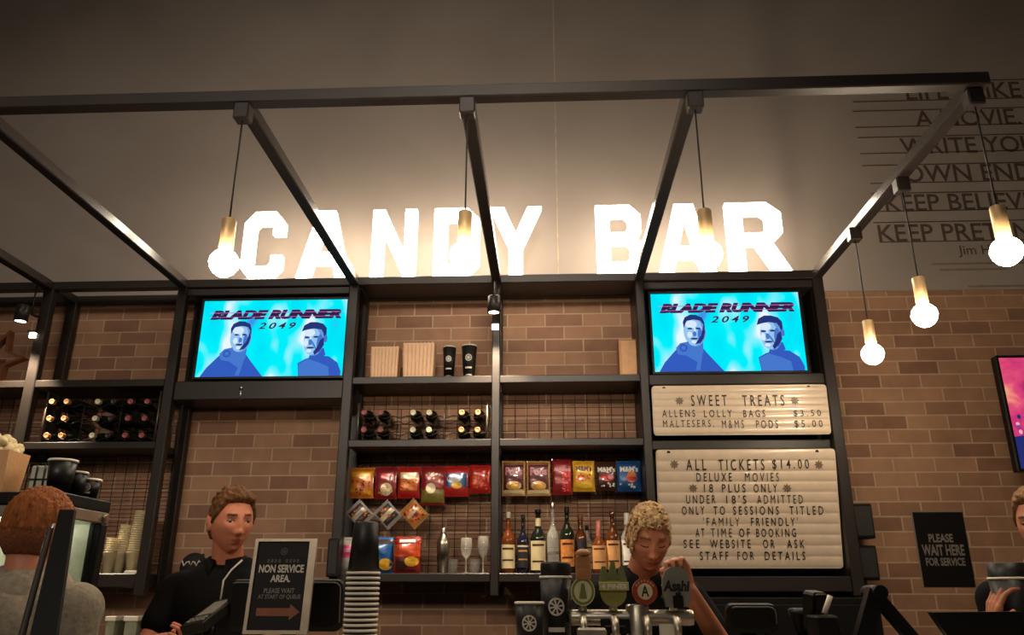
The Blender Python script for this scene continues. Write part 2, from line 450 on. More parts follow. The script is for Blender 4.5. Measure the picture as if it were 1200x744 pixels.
# ================================================================== marquee letters
LW, LZ = 0.268, 3.196
LETTERS = {
 'C': ([(.25,0),(.75,0),(1,.25),(1,.52),(.72,.52),(.72,.36),(.64,.28),(.36,.28),(.28,.36),(.28,1.14),(.36,1.22),(.64,1.22),(.72,1.14),(.72,.98),(1,.98),(1,1.25),(.75,1.5),(.25,1.5),(0,1.25),(0,.25)], [],
       [[(.86,.45),(.86,.3),(.7,.14),(.3,.14),(.14,.3),(.14,1.2),(.3,1.36),(.7,1.36),(.86,1.2),(.86,1.05)]]),
 'A': ([(0,0),(.27,0),(.34,.32),(.71,.32),(.78,0),(1.05,0),(.7,1.5),(.35,1.5)], [[(.40,.57),(.65,.57),(.525,1.15)]],
       [[(.14,.08),(.5,1.38)],[(.91,.08),(.57,1.38)],[(.4,.44),(.66,.44)]]),
 'N': ([(0,0),(.26,0),(.26,.92),(.72,0),(.98,0),(.98,1.5),(.72,1.5),(.72,.58),(.26,1.5),(0,1.5)], [],
       [[(.13,.08),(.13,1.42)],[(.26,1.2),(.72,.3)],[(.85,.08),(.85,1.42)]]),
 'D': ([(0,0),(.7,0),(.95,.25),(.95,1.25),(.7,1.5),(0,1.5)], [[(.28,.27),(.28,1.23),(.6,1.23),(.68,1.15),(.68,.35),(.6,.27)]],
       [[(.14,.1),(.14,1.4)],[(.3,1.36),(.62,1.36),(.81,1.18),(.81,.32),(.62,.14),(.3,.14)]]),
 'Y': ([(.4,0),(.68,0),(.68,.6),(1.08,1.5),(.79,1.5),(.54,.92),(.29,1.5),(0,1.5),(.4,.6)], [],
       [[(.54,.08),(.54,.62),(.15,1.42)],[(.62,.78),(.93,1.42)]]),
 'B': ([(0,0),(.72,0),(.95,.22),(.95,.62),(.84,.77),(.92,.9),(.92,1.28),(.7,1.5),(0,1.5)], [[(.28,.25),(.28,.65),(.6,.65),(.68,.57),(.68,.33),(.6,.25)],[(.28,.89),(.28,1.25),(.58,1.25),(.65,1.17),(.65,.96),(.58,.89)]],
       [[(.14,.1),(.14,1.4)],[(.3,1.37),(.65,1.37),(.79,1.22),(.79,.9),(.65,.77),(.3,.77)],[(.81,.6),(.81,.28),(.65,.13),(.3,.13)]]),
 'R': ([(0,0),(.27,0),(.27,.58),(.45,.58),(.72,0),(1.02,0),(.74,.62),(.93,.83),(.93,1.27),(.7,1.5),(0,1.5)], [[(.27,.83),(.27,1.25),(.58,1.25),(.66,1.17),(.66,.91),(.58,.83)]],
       [[(.14,.08),(.14,1.4)],[(.3,1.37),(.65,1.37),(.79,1.22),(.79,.88),(.65,.71),(.3,.71)],[(.62,.55),(.86,.08)]])}
FACE = glow('marquee_face_light', (255, 238, 214), E_LETTER)
BULB = glow('marquee_bulb_light', (255, 236, 208), E_BULB)
RIM = glow('marquee_added_side_glow', (255, 234, 206), E_SIDE)  # side glow added so the letters brighten the wall behind
bulb_me = MB().sphere((0, -0.006, 0), (0.013, 0.013, 0.013), 8, 6).tube([(0, 0.012, 0), (0, -0.002, 0)], 0.006, 6).mesh('bulb', BULB, Vector((0, 0, 0)))
ORD = {'C': 'first letter of the sign', 'N': 'third letter of the sign', 'D': 'between N and Y', 'Y': 'last letter of the first word', 'B': 'starting the second word', 'R': 'last letter of the sign'}
def marquee(ch, x, xr, lab):
    outer, holes, strokes = LETTERS[ch]
    w = max(p[0] for p in outer); s = (xr - x) / w; h = 0.462 / 1.5
    O = Vector((x, 4.515, LZ))
    root = thing('marquee_letter', (x + (xr - x) / 2, 4.54, LZ), lab, 'illuminated letter', 'glowing marquee letters on top of the shelving')
    sc = lambda pts: [(p[0] * s, p[1] * h) for p in pts]
    o2 = (O + Vector((0, 0.012, 0)), XP, ZP, FRONT)
    m = MB(); m.prism(sc(outer), o2, 0.05, 0, [sc(hh) for hh in holes], 1); m.build('letter_body', [FACE, RIM], root)
    for st in strokes:
        st = sc(st); L = [0]
        for i in range(1, len(st)): L.append(L[-1] + math.dist(st[i], st[i - 1]))
        n = max(1, round(L[-1] / 0.075))
        for k in range(n + 1):
            t = L[-1] * k / n; i = 0
            while i < len(st) - 2 and t > L[i + 1]: i += 1
            f = (t - L[i]) / (L[i + 1] - L[i]); p = (st[i][0] + (st[i + 1][0] - st[i][0]) * f, st[i][1] + (st[i + 1][1] - st[i][1]) * f)
            b = bpy.data.objects.new('bulb', bulb_me); COL.objects.link(b); b.parent = root
            b.location = Vector((x + p[0], 4.515, LZ + p[1])) - root.location
marquee('C', -1.90, -1.64, 'glowing white bulb letter C, first letter of the sign')
marquee('A', -1.545, -1.21, 'glowing white bulb letter A crossed by a rafter, second letter of the sign')
marquee('N', -1.078, -0.80, 'glowing white bulb letter N, middle letter of the first word')
marquee('D', -0.688, -0.402, 'glowing white bulb letter D with a globe lamp hanging in front')
marquee('Y', -0.338, -0.012, 'glowing white bulb letter Y, last letter of the first word')
marquee('B', 0.325, 0.612, 'glowing white bulb letter B, starting the second word')
marquee('A', 0.70, 1.048, 'glowing white bulb letter A behind a globe lamp, middle letter of the second word')
marquee('R', 1.13, 1.50, 'glowing white bulb letter R, last letter of the sign at the right')

# ================================================================== pendant lamps
GL = glow('globe_glass_light', (255, 233, 200), E_GLOBE)
CORD = mat('black_cord', (26, 22, 20), rough=0.6)
def pendant(loc, gz, label, power=6):
    x, y, z = loc
    r = thing('globe_pendant_lamp', loc, label, 'pendant lamp', 'bare globe pendants hanging from the canopy')
    MB().box(x - 0.03, x + 0.03, y - 0.028, y + 0.028, z - 0.07, z).build('ceiling_mount', STEEL, r)
    MB().tube([(x, y, z - 0.07), (x, y, gz + 0.17)], 0.0035, 6).build('cord', CORD, r)
    MB().lathe([(0.005, 0.172), (0.024, 0.172), (0.026, 0.168), (0.026, 0.05), (0.022, 0.046)], (x, y, gz), seg=20).build('socket', BRASS, r)
    MB().lathe([(0.0005, -0.052), (0.02, -0.049), (0.037, -0.037), (0.049, -0.017), (0.053, 0.0), (0.049, 0.019), (0.037, 0.036), (0.024, 0.046), (0.02, 0.052)], (x, y, gz), seg=24).build('globe_bulb', GL, r)
    return r
pendant((-1.152, 2.602, RZ0), 2.476, 'bare globe pendant on the front beam, hanging before letter C')
pendant((-0.284, 2.602, RZ0), 2.488, 'bare globe pendant on the front beam, hanging before letter D')
pendant((0.574, 2.602, RZ0), 2.476, 'bare globe pendant on the front beam, hanging before the second word')
pendant((1.612, 2.625, RZ0), 2.481, 'bare globe pendant at the front corner of the canopy, nearest and largest at the right')
pendant((1.625, 3.3, RZ0), 2.481, 'bare globe pendant in the middle of the right rafter')
pendant((1.60, 3.82, RZ0), 2.461, 'bare globe pendant lowest in view, nearest the brick wall')

# spotlights in front of two posts
SPOTL = glow('spot_lens_light', (255, 236, 205), 9.0)
def spotlight(x, z, label):
    y = 4.36
    r = thing('spotlight', (x, y, z), label, 'spotlight', 'can spotlights bracketed in front of the posts')
    MB().lathe([(0.03, 0.0), (0.038, 0.0), (0.038, 0.095), (0.033, 0.1), (0.0, 0.1)], (x, y, z), seg=22).build('can', STEEL, r)
    MB().lathe([(0.0, 0.004), (0.034, 0.003)], (x, y, z), seg=22).build('lens', SPOTL, r)
    b = MB().box(x - 0.007, x + 0.007, y + 0.03, FY, z + 0.07, z + 0.085).tube([(x, FY - 0.06, z + 0.08), (x, FY - 0.06, 3.14)], 0.005, 6); b.build('bracket', STEEL, r)
    MB().box(x - 0.02, x + 0.02, FY - 0.012, FY - 0.001, z - 0.06, z - 0.03).build('lower_lit_patch', SPOTL, r)  # glowing square painted in for lamplight caught below the can
    MB().box(x - 0.024, x + 0.024, FY - 0.03, FY - 0.001, z - 0.03, z - 0.02).build('patch_lip', STEEL, r)
    spot('spotlight_beam', (x, y, z - 0.01), (x, y + .08, z - 1), 170, 74, (1, 0.84, 0.58), 0.02, 0.5)
spotlight(-0.296, 2.895, 'black can spotlight with a bright lens in front of the middle post')
spotlight(-3.118, 2.88, 'black can spotlight with a bright lens by the far left post')

# ================================================================== screens
def screen_bg(name, kind):
    m = bpy.data.materials.new(name); m.use_nodes = True
    nt = m.node_tree; nt.nodes.clear(); L = nt.links.new
    tc = nt.nodes.new('ShaderNodeTexCoord'); nz = nt.nodes.new('ShaderNodeTexNoise')
    mp = nt.nodes.new('ShaderNodeMapping')
    L(tc.outputs['Object'], mp.inputs[0]); L(mp.outputs[0], nz.inputs['Vector'])
    rp = nt.nodes.new('ShaderNodeValToRGB'); cr_ = rp.color_ramp
    if kind == 'blue':
        mp.inputs['Scale'].default_value = (1.0, 1, 0.62); mp.inputs['Rotation'].default_value = (0, 0.5, 0)
        nz.inputs['Scale'].default_value = 5.5; nz.inputs['Detail'].default_value = 1.5
        stops = [(0.30, (60, 150, 235)), (0.37, (0, 225, 248)), (0.53, (0, 240, 252)), (0.60, (150, 240, 255)), (0.66, (235, 248, 255))]
    else:
        nz.inputs['Scale'].default_value = 6; nz.inputs['Detail'].default_value = 3; nz.inputs['Distortion'].default_value = 0.6
        stops = [(0.28, (70, 40, 110)), (0.42, (200, 50, 110)), (0.55, (225, 80, 120)), (0.66, (240, 150, 120)), (0.76, (245, 200, 130))]
    while len(cr_.elements) < len(stops): cr_.elements.new(0.5)
    for e, (p, c) in zip(cr_.elements, stops): e.position = p; e.color = (*lin(c), 1)
    L(nz.outputs['Fac'], rp.inputs[0])
    e = nt.nodes.new('ShaderNodeEmission'); o = nt.nodes.new('ShaderNodeOutputMaterial'); e.inputs[1].default_value = E_SCREEN
    L(rp.outputs[0], e.inputs[0]); L(e.outputs[0], o.inputs[0])
    return m
BLUE = screen_bg('blue_film_screen', 'blue'); PINK = screen_bg('pink_film_screen', 'pink')
G = lambda n, c: glow(n, c, E_SCREEN)
S_DK, S_MID, S_FACE, S_LT, S_JK, S_TITLE, S_TITLE2 = G('screen_navy', (38, 52, 120)), G('screen_blue', (70, 120, 205)), G('screen_face_blue', (150, 195, 240)), G('screen_pale_blue', (215, 235, 255)), G('screen_jacket_blue', (52, 92, 190)), G('screen_title_dark', (58, 28, 70)), G('screen_title_plum', (120, 40, 95))
SMATS = [S_DK, S_MID, S_FACE, S_LT, S_JK, G('screen_shade_blue', (105, 155, 222))]
def oval(cx, cy, rx, ry, n=22, rot=0.0, a0=0.0):
    return [(cx + rx * math.cos(a) * math.cos(rot) - ry * math.sin(a) * math.sin(rot), cy + rx * math.cos(a) * math.sin(rot) + ry * math.sin(a) * math.cos(rot)) for a in [2 * PI * k / n for k in range(n)]]
def tv(x0, x1, z0, z1, y, label, bust=True, bg=BLUE, group='wall screens showing the same film picture'):
    w, h = x1 - x0, z1 - z0
    r = thing('television', ((x0 + x1) / 2, y + 0.03, z0), label, 'television', group if bust else None)
    b = 0.014
    MB().box(x0 - b, x1 + b, y + 0.002, y + 0.055, z0 - b, z1 + b).build('casing', PLAST, r)
    m = MB()
    m.box(x0 - b, x1 + b, y - 0.008, y + 0.002, z1, z1 + b); m.box(x0 - b, x1 + b, y - 0.008, y + 0.002, z0 - b, z0)
    m.box(x0 - b, x0, y - 0.008, y + 0.002, z0, z1); m.box(x1, x1 + b, y - 0.008, y + 0.002, z0, z1)
    m.build('bezel', PLAST, r)
    s = MB().add([(x0, y, z0), (x1, y, z0), (x1, y, z1), (x0, y, z1)], [[0, 1, 2, 3]]).build('screen', bg, r)
    def fr(d): return (Vector((x0, y - d, z0)), XP * w, ZP * h, FRONT)
    if bust:
        m = MB()
        a = h / w
        def ov(cx, cy, rx, ry, mi, d, rot=0): m.prism(oval(cx, cy, rx * a, ry, rot=rot), fr(d), 0.0002, mi)
        def pg(p, mi, d): m.prism(p, fr(d), 0.0002, mi)
        # left man in a high collared jacket
        pg([(0.03, 0), (0.07, .12), (.14, .26), (.19, .35), (.25, .38), (.31, .34), (.36, .22), (.46, 0)], 4, .0008)
        pg([(.22, .2), (.24, .42), (.335, .42), (.33, .24), (.285, .12)], 1, .0010)
        ov(.283, .515, .135, .20, 5, .0013); ov(.272, .51, .115, .185, 2, .0014); ov(.262, .60, .07, .05, 3, .0016); ov(.248, .465, .03, .04, 3, .0016); ov(.284, .50, .012, .07, 3, .0018); ov(.272, .375, .03, .02, 3, .0016); ov(.318, .46, .03, .09, 1, .0016)
        pg([(.212, .55), (.207, .63), (.222, .69), (.26, .725), (.30, .72), (.338, .685), (.352, .62), (.352, .54), (.342, .60), (.325, .645), (.28, .66), (.235, .645), (.222, .60)], 0, .0018)
        pg([(.345, .60), (.352, .50), (.34, .42), (.315, .36), (.28, .34), (.30, .40), (.325, .46), (.335, .53)], 0, .0018)
        ov(.252, .545, .03, .012, 0, .0020); ov(.306, .545, .03, .012, 0, .0020); ov(.281, .475, .022, .035, 1, .0020); ov(.277, .415, .045, .012, 0, .0020)
        pg([(.15, .30), (.18, .36), (.235, .38), (.25, .30), (.22, .20), (.16, .22)], 1, .0020); ov(.20, .30, .05, .05, 4, .0022); ov(.20, .30, .025, .025, 1, .0024)
        pg([(.27, .02), (.31, .26), (.325, .24), (.30, .02)], 1, .0020)
        m.build('left_figure_picture', SMATS, s); m = MB()
        # right man in a round necked shirt
        pg([(.70, 0), (.69, .17), (.74, .22), (.82, .27), (.90, .25), (.96, .17), (.985, .06), (.985, 0)], 4, .0008)
        pg([(.70, 0), (.695, .16), (.76, .22), (.84, .17), (.90, .12), (.91, 0)], 1, .0010)
        pg([(.76, .22), (.78, .34), (.86, .36), (.875, .27), (.82, .22)], 4, .0011)
        ov(.79, .46, .13, .20, 5, .0013); ov(.775, .455, .105, .185, 2, .0014); ov(.755, .56, .07, .05, 3, .0016); ov(.735, .43, .03, .05, 3, .0016); ov(.766, .45, .013, .07, 3, .0018); ov(.76, .325, .035, .02, 3, .0016); ov(.83, .42, .04, .12, 1, .0016); ov(.79, .40, .012, .06, 1, .0017, .3)
        pg([(.70, .58), (.715, .66), (.755, .70), (.80, .70), (.845, .675), (.87, .62), (.872, .52), (.86, .47), (.85, .55), (.835, .60), (.78, .615), (.735, .60)], 0, .0018)
        pg([(.855, .50), (.86, .40), (.83, .32), (.80, .27), (.79, .31), (.815, .38), (.83, .46)], 0, .0018)
        ov(.74, .50, .032, .013, 0, .0020); ov(.80, .505, .032, .013, 0, .0020); ov(.765, .435, .024, .04, 1, .0020); ov(.768, .365, .05, .012, 0, .0020); ov(.868, .48, .022, .05, 1, .0020)
        m.build('right_figure_picture', SMATS, s)
        t = MB()
        P = frame_place(*fr(.0026)[:3], FRONT, 0)
        fit_text(t, 'BLADE RUNNER', 0.055, 0.965, 0.745, 0.87, P, 0, bold=0.075, shear=0.3)
        fit_text(t, '2049', 0.395, 0.655, 0.615, 0.70, P, 0, bold=0.02, shear=0.3, space=1.4)
        t.build('title', S_TITLE, s)
        k = MB(); k.prism([(.05, .832), (.975, .832), (.975, .840), (.05, .840)], fr(.0029), 0.0001); k.prism([(.05, .775), (.96, .775), (.96, .781), (.05, .781)], fr(.0029), .0001)
        k.build('title_stripe', G('screen_title_pink', (190, 110, 190)), s)
    else:
        m = MB()
        m.prism([(0, 0), (.4, 0), (.42, .25), (.2, .33), (0, .28)], fr(.0008), .0002, 0)
        m.prism([(.13, .2), (.17, .75), (.24, .97), (.36, .95), (.42, .7), (.45, .2)], fr(.0010), .0002, 1)
        m.prism(oval(.25, .84, .06, .1), fr(.0014), .0002, 2)
        for k in range(26):
            random.seed(40 + k)
            m.prism(oval(.02 + .25 * random.random(), .22 + .25 * random.random(), .008 + .012 * random.random(), .012 + .012 * random.random(), 8), fr(.0016 + k * .00002), .0001, random.choice((0, 1, 3)))
        m.build('picture', [G('screen_ink_blue', (38, 45, 110)), G('screen_violet', (120, 70, 150)), G('screen_sky', (170, 200, 235)), G('screen_rose', (235, 170, 190))], s)
    return r
tv(-2.094, -1.204, 2.570, 3.054, FY + 0.03, 'wall screen with a blue film picture and title, at the left above the young man')
tv(0.636, 1.513, 2.572, 3.058, FY + 0.03, 'wall screen with a blue film picture and title, at the right above the letter boards')
tv(2.64, 3.80, 2.012, 2.655, 4.60, 'wall screen with a pink film picture, cut off by the right edge of the photo', False, PINK)
struct('trim_2', MB().box(3.15, 3.30, 4.665, WY, 2.25, 2.40), BLACK, 'black wall bracket behind the pink screen')

# ================================================================== letter boards
def letter_board(TL, TR, tilt, y, height_px_bottom, label, lines, stars, ngroove):
    P0 = at(*TL, y); P1 = at(*TR, y)
    V = Vector((0, -math.sin(tilt), math.cos(tilt))); N = Vector((0, -math.cos(tilt), -math.sin(tilt)))
    zt = (P0.z + P1.z) / 2; x0, x1 = P0.x, P1.x
    T0 = Vector((x0, y, zt)); Bp = at_plane((TL[0] + TR[0]) / 2, height_px_bottom, T0, N)
    H = (T0 - Bp).dot(V); O = T0 - V * H; W = x1 - x0
    r = thing('letter_board', O + XP * (W / 2), label, 'letter board')
    rc = 0.018; poly = []
    for cx, cy, a in ((W - rc, rc, -90), (W - rc, H - rc, 0), (rc, H - rc, 90), (rc, rc, 180)):
        poly += [(cx + rc * math.cos(math.radians(a + t)), cy + rc * math.sin(math.radians(a + t))) for t in (0, 30, 60, 90)]
    m = MB(); m.prism(poly, (O, XP, V, N), 0.012)
    m.build('board', CREAM, r)
    g = MB(); st = H / ngroove
    R = Matrix((XP, N, V)).transposed()
    ns = 10
    prof = []
    for k in range(ngroove):
        for t in range(ns): prof.append((.006 + (H - .012) * (k + t / ns) / ngroove, 0.0005 + .0045 * math.sin(PI * t / ns) ** .6))
    prof.append((H - .006, .0005)); b0 = len(g.v)
    for u in (.006, W - .006): g.v += [O + XP * u + V * p[0] + N * p[1] for p in prof]
    for i in range(len(prof) - 1): g.f.append([b0 + i, b0 + len(prof) + i, b0 + len(prof) + i + 1, b0 + i + 1]); g.m.append(0); g.sm.append(True)
    g.build('ribbed_face', CREAM, r)
    h = MB()
    for u in (0.07, W - 0.10):
        p = O + XP * u + V * (H - 0.016); h.tube([p - N * 0.002, p + N * 0.004], 0.010, 12)
    h.build('fixing_screw', PLAST, r)
    Pd = frame_place(O, XP, V, N, 0.008)
    def uv(px, py): p = at_plane(px, py, T0, N) - O; return p.dot(XP), p.dot(V)
    for (yt, yb, words) in lines:
        for (s, xa, xb) in words:
            m = MB()
            ua, va = uv(xa, yb); ub, vb = uv(xb, yt)
            _, vbot = uv((xa + xb) / 2, yb); _, vtop = uv((xa + xb) / 2, yt)
            fit_text(m, s, ua, ub, vbot, vtop, Pd, 0, bold=(-0.002 if 'M' in s else 0.006), space=1.55)
            m.build('lettering', INK, r)
    for (sx, sy, sr) in stars:
        cu_, cv_ = uv(sx, sy); m = MB(); rr = sr * 0.0051
        for k in range(8):
            a = k * PI / 4; d = Vector((math.cos(a), math.sin(a)))
            n2 = Vector((-d.y, d.x)) * rr * 0.2
            m.prism([(cu_, cv_), (cu_ + d.x * rr * .6 - n2.x, cv_ + d.y * rr * .6 - n2.y), (cu_ + d.x * rr, cv_ + d.y * rr), (cu_ + d.x * rr * .6 + n2.x, cv_ + d.y * rr * .6 + n2.y)], (O + N * 0.008, XP, V, N), 0.001)
        m.build('star_mark', mat('taupe_print', (120, 98, 80), rough=0.5), r)
letter_board((763.4, 452), (968, 450.5), 0.06, FY - 0.02, 509.5, 'cream letter board headed SWEET TREATS, the smaller upper board', [
    (463, 476, [('SWEET', 810, 851), ('TREATS', 870, 918)]),
    (480.5, 489, [('ALLENS', 776, 814), ('LOLLY', 825, 857), ('BAGS', 871, 896), ('$3.50', 930, 961)]),
    (492.5, 502, [('MALTESERS,', 777, 836), ('M&MS', 846, 871), ('PODS', 886, 911), ('$5.00', 931, 963)])],
    [(796, 470, 5), (931, 469.5, 5)], 7)
letter_board((768.5, 527), (978.5, 525.5), 0.17, FY - 0.02, 666, 'cream letter board headed ALL TICKETS, the larger lower board', [
    (538, 551, [('ALL', 804, 827), ('TICKETS', 842, 895), ('$14.00', 905, 947)]),
    (554, 564, [('DELUXE', 816, 857), ('MOVIES', 873, 912)]),
    (567, 577, [('18', 825, 835), ('PLUS', 846, 873), ('ONLY', 883, 910)]),
    (580, 590, [('UNDER', 804, 838), ("18'S", 851, 874), ('ADMITTED', 887, 940)]),
    (593, 603, [('ONLY', 799, 825), ('TO', 836, 849), ('SESSIONS', 859, 912), ('TITLED', 925, 964)]),
    (606, 616, [("'FAMILY", 824, 866), ("FRIENDLY'", 880, 934)]),
    (619, 629, [('AT', 815, 825), ('TIME', 833, 857), ('OF', 866, 878), ('BOOKING', 886, 932)]),
    (632, 642, [('SEE', 801, 819), ('WEBSITE', 832, 879), ('OR', 894, 907), ('ASK', 922, 942)]),
    (646, 656, [('STAFF', 820, 853), ('FOR', 864, 883), ('DETAILS', 896, 943)])],
    [(790, 544, 5), (959, 544.5, 5), (812, 572, 5), (922, 572, 5)], 11)

# ================================================================== wine racks
GLASSD = mat('dark_green_glass', (24, 28, 20), rough=0.12, var=0.1, coat=0.4)
CAPS = {'orange': mat('copper_capsule', (205, 140, 95), rough=0.35), 'cream': mat('cream_capsule', (225, 215, 185), rough=0.4), 'dark': mat('black_capsule', (45, 38, 36), rough=0.4), 'pink': mat('wine_red_capsule', (150, 80, 78), rough=0.4)}
def lying_bottle(tip, cap, label, group):
    r = thing('wine_bottle', tip, label, 'wine bottle', group)
    x, y, z = tip
    MB().lathe([(0.0, -0.288), (0.034, -0.286), (0.037, -0.27), (0.037, -0.115), (0.03, -0.09), (0.0155, -0.068), (0.0145, -0.03)], tip, 'Y', 14).build('bottle', GLASSD, r)
    MB().lathe([(0.0148, -0.030), (0.0150, -0.006), (0.0165, -0.005), (0.0165, -0.001), (0.0125, 0.0), (0.011, -0.001), (0.0, -0.0012)], tip, 'Y', 14).build('capsule', CAPS[cap], r)
    return r
def wine_rack(x0, x1, z0, rows, name_label):
    r = thing('wine_rack', ((x0 + x1) / 2, FY + 0.15, z0), name_label, 'wine rack')
    for y in (FY + 0.08, FY + 0.24):
        for z in rows:
            m = MB(); n = 60
            m.tube([(x0 + (x1 - x0) * k / n, y, z - 0.028 + 0.008 * math.cos(2 * PI * (x0 + (x1 - x0) * k / n) / 0.09)) for k in range(n + 1)], 0.0028, 5); m.build('wave_wire', WIRE, r)
    for x in (x0, x1):
        MB().tube([(x, FY + 0.06, z0), (x, FY + 0.06, rows[0] + 0.05), (x, FY + 0.26, rows[0] + 0.05), (x, FY + 0.26, z0)], 0.006, 6).build('side_frame', mat('grey_steel', (95, 82, 70), rough=0.35, metal=0.5), r)
    k = round((x1 - x0) / 0.26)
    for i in range(1, k):
        x = x0 + (x1 - x0) * i / k; m = MB(); m.tube([(x, FY + 0.07, z0), (x, FY + 0.07, rows[0] + 0.02)], 0.0025, 5); m.build('upright_wire', WIRE, r)
    return r
proto = {}
def rack_bottles(cols, rows_px, shift, group, where):
    names = ['top', 'middle', 'bottom'] if len(rows_px) == 3 else ['upper', 'lower']
    for ri, ypx in enumerate(rows_px):
        for ci, (xpx, cap) in enumerate(cols):
            t = at(xpx + shift * ri, ypx, FY + 0.03); t = Vector((t.x, FY + 0.03, t.z))
            word = {'orange': 'copper topped', 'cream': 'cream topped', 'dark': 'black topped', 'pink': 'dull red topped'}[cap]
            same = [c for c in range(len(cols)) if cols[c][1] == cap]
            side = '' if len(same) == 1 else (', the left of the pair' if same.index(ci) == 0 else ', the right of the pair')
            lab = '%s bottle lying in the %s, %s row%s' % (word, where, names[ri], side)
            if cap in proto: copy_tree(proto[cap], t, lab, group)
            else: proto[cap] = lying_bottle(t, cap, lab, group)
lc = [(60.5, 'orange'), (77.7, 'orange'), (114.0, 'cream'), (132.5, 'dark'), (152.5, 'pink'), (172, 'pink')]
rack_bottles(lc, (470.3, 490, 510), -3.3, 'wine bottles in the left rack', 'left rack')
rl = [at(60, y, FY + 0.08).z for y in (470.3, 490, 510)]
wine_rack(-2.99, -2.30, B1, rl, 'wire wine rack of three rows on the shelf at the left')
cc = [(426.5, 'pink'), (446, 'pink'), (484, 'cream'), (502.8, 'cream'), (541, 'orange'), (560, 'orange')]
rack_bottles(cc, (483, 503.3), -0.4, 'wine bottles in the middle rack', 'middle rack')
rl = [at(500, y, FY + 0.08).z for y in (483, 503.3)]
wine_rack(-1.10, -0.345, B1, rl, 'wire wine rack of two rows on the shelf below the popcorn bags')

# ================================================================== top shelf: bags and cups
def popcorn_bag(px0, px1, pyt, y, label):
    a = at(px0, 440, y); b = at(px1, 440, y); t = at((px0 + px1) / 2, pyt, y).z
    x0, x1, z0, z1 = a.x, b.x, A1, t; d = 0.10
    r = thing('popcorn_bag', ((x0 + x1) / 2, y + d / 2, z0), label, 'popcorn bag', 'striped paper popcorn bags on the top shelf')
    n = 17; m = MB(); ring = []
    pts = []
    for k in range(n): pts.append((x0 + (x1 - x0) * k / (n - 1), y))
    for k in range(1, 7): pts.append((x1, y + d * k / 6))
    for k in range(1, n): pts.append((x1 - (x1 - x0) * k / (n - 1), y + d))
    for k in range(1, 6): pts.append((x0, y + d - d * k / 6))
    N_ = len(pts); vs = []
    cx, cy = (x0 + x1) / 2, y + d / 2
    for j in range(9):
        z = z0 + (z1 - z0) * j / 8; f = 0.94 + 0.06 * j / 8
        for k, (px, py) in enumerate(pts):
            zz = z + (0.006 * math.sin(k * 3.1) if j == 8 else 0)
            bul = 0.006 * math.sin(PI * j / 8)
            vs.append((cx + (px - cx) * f, cy + (py - cy) * (f + bul * 8) + 0.0015 * (k % 2) , zz))
    fs = [[j * N_ + k, j * N_ + (k + 1) % N_, (j + 1) * N_ + (k + 1) % N_, (j + 1) * N_ + k] for j in range(8) for k in range(N_)]
    fs.append([k for k in range(N_)][::-1])
    m.add(vs, fs); m.build('bag', KRAFT_ST, r)
    m = MB()
    inner = [(cx + (p[0] - cx) * 0.97, cy + (p[1] - cy) * 0.97, z1 - 0.02) for p in pts]; m.add(inner, [list(range(N_))]); m.build('fold', KRAFT, r)
    m = MB(); 
    for k in range(n - 1):
        if k % 2: continue
        xa, xb = x0 + (x1 - x0) * (k + .2) / (n - 1), x0 + (x1 - x0) * (k + .8) / (n - 1); f0 = 0.94
        m.add([(cx + (xa - cx) * .95, y - 0.004, z0 + .006), (cx + (xb - cx) * .95, y - 0.004, z0 + .006), (xb, y - .0035, z1 - .012), (xa, y - .0035, z1 - .012)], [[0, 1, 2, 3]])
    m.build('printed_stripe', mat('red_brown_stripe', (214, 168, 132), rough=0.8), r)
KRAFT_ST = mat('striped_kraft', (232, 194, 158), rough=0.8, var=0.06, scale=30)
popcorn_bag(433, 466, 406, 4.53, 'striped paper popcorn bag at the left end of the top shelf')
popcorn_bag(471, 508, 401.5, 4.51, 'striped paper popcorn bag, larger, beside the black cups on the top shelf')
r = thing('card_box', (0.42, 4.66, A1), 'plain brown card box standing at the right end of the top shelf', 'box')
a = at(725, 438, 4.58); b = at(748.5, 438, 4.58); zt = at(735, 398, 4.58).z
MB().box(a.x + 0.015, b.x - 0.005, 4.585, 4.72, A1, zt).build('box_body', CARD, r)
MB().box(a.x + 0.012, b.x - 0.003, 4.582, 4.65, zt - 0.001, zt + 0.003).build('flap', CARD, r)
MB().box(a.x + 0.008, a.x + 0.016, 4.575, 4.70, A1, zt + 0.004).build('side_flap', KRAFT, r)

def reel(m, place, c, R, mi=0):
    """film reel emblem in (u,v)."""
    def ring(r0, r1, n=28):
        b0 = len(m.v)
        for k in range(n):
            a = 2 * PI * k / n
            m.v.append(place(c[0] + r0 * math.cos(a), c[1] + r0 * math.sin(a))); m.v.append(place(c[0] + r1 * math.cos(a), c[1] + r1 * math.sin(a)))
        for k in range(n):
            k2 = (k + 1) % n; m.f.append([b0 + 2 * k, b0 + 2 * k + 1, b0 + 2 * k2 + 1, b0 + 2 * k2]); m.m.append(mi); m.sm.append(False)
    ring(R * .80, R); ring(0.02 * R, R * .30)
    for k in range(8):
        a = 2 * PI * k / 8 + .2; d = (math.cos(a), math.sin(a)); n_ = (-d[1], d[0]); w0, w1 = R * .07, R * .12
        m.add([place(c[0] + d[0] * R * .28 + n_[0] * w0 * s_, c[1] + d[1] * R * .28 + n_[1] * w0 * s_) for s_ in (-1, 1)] + [place(c[0] + d[0] * R * .82 + n_[0] * w1 * s_, c[1] + d[1] * R * .82 + n_[1] * w1 * s_) for s_ in (1, -1)], [[0, 3, 2, 1]], mi)
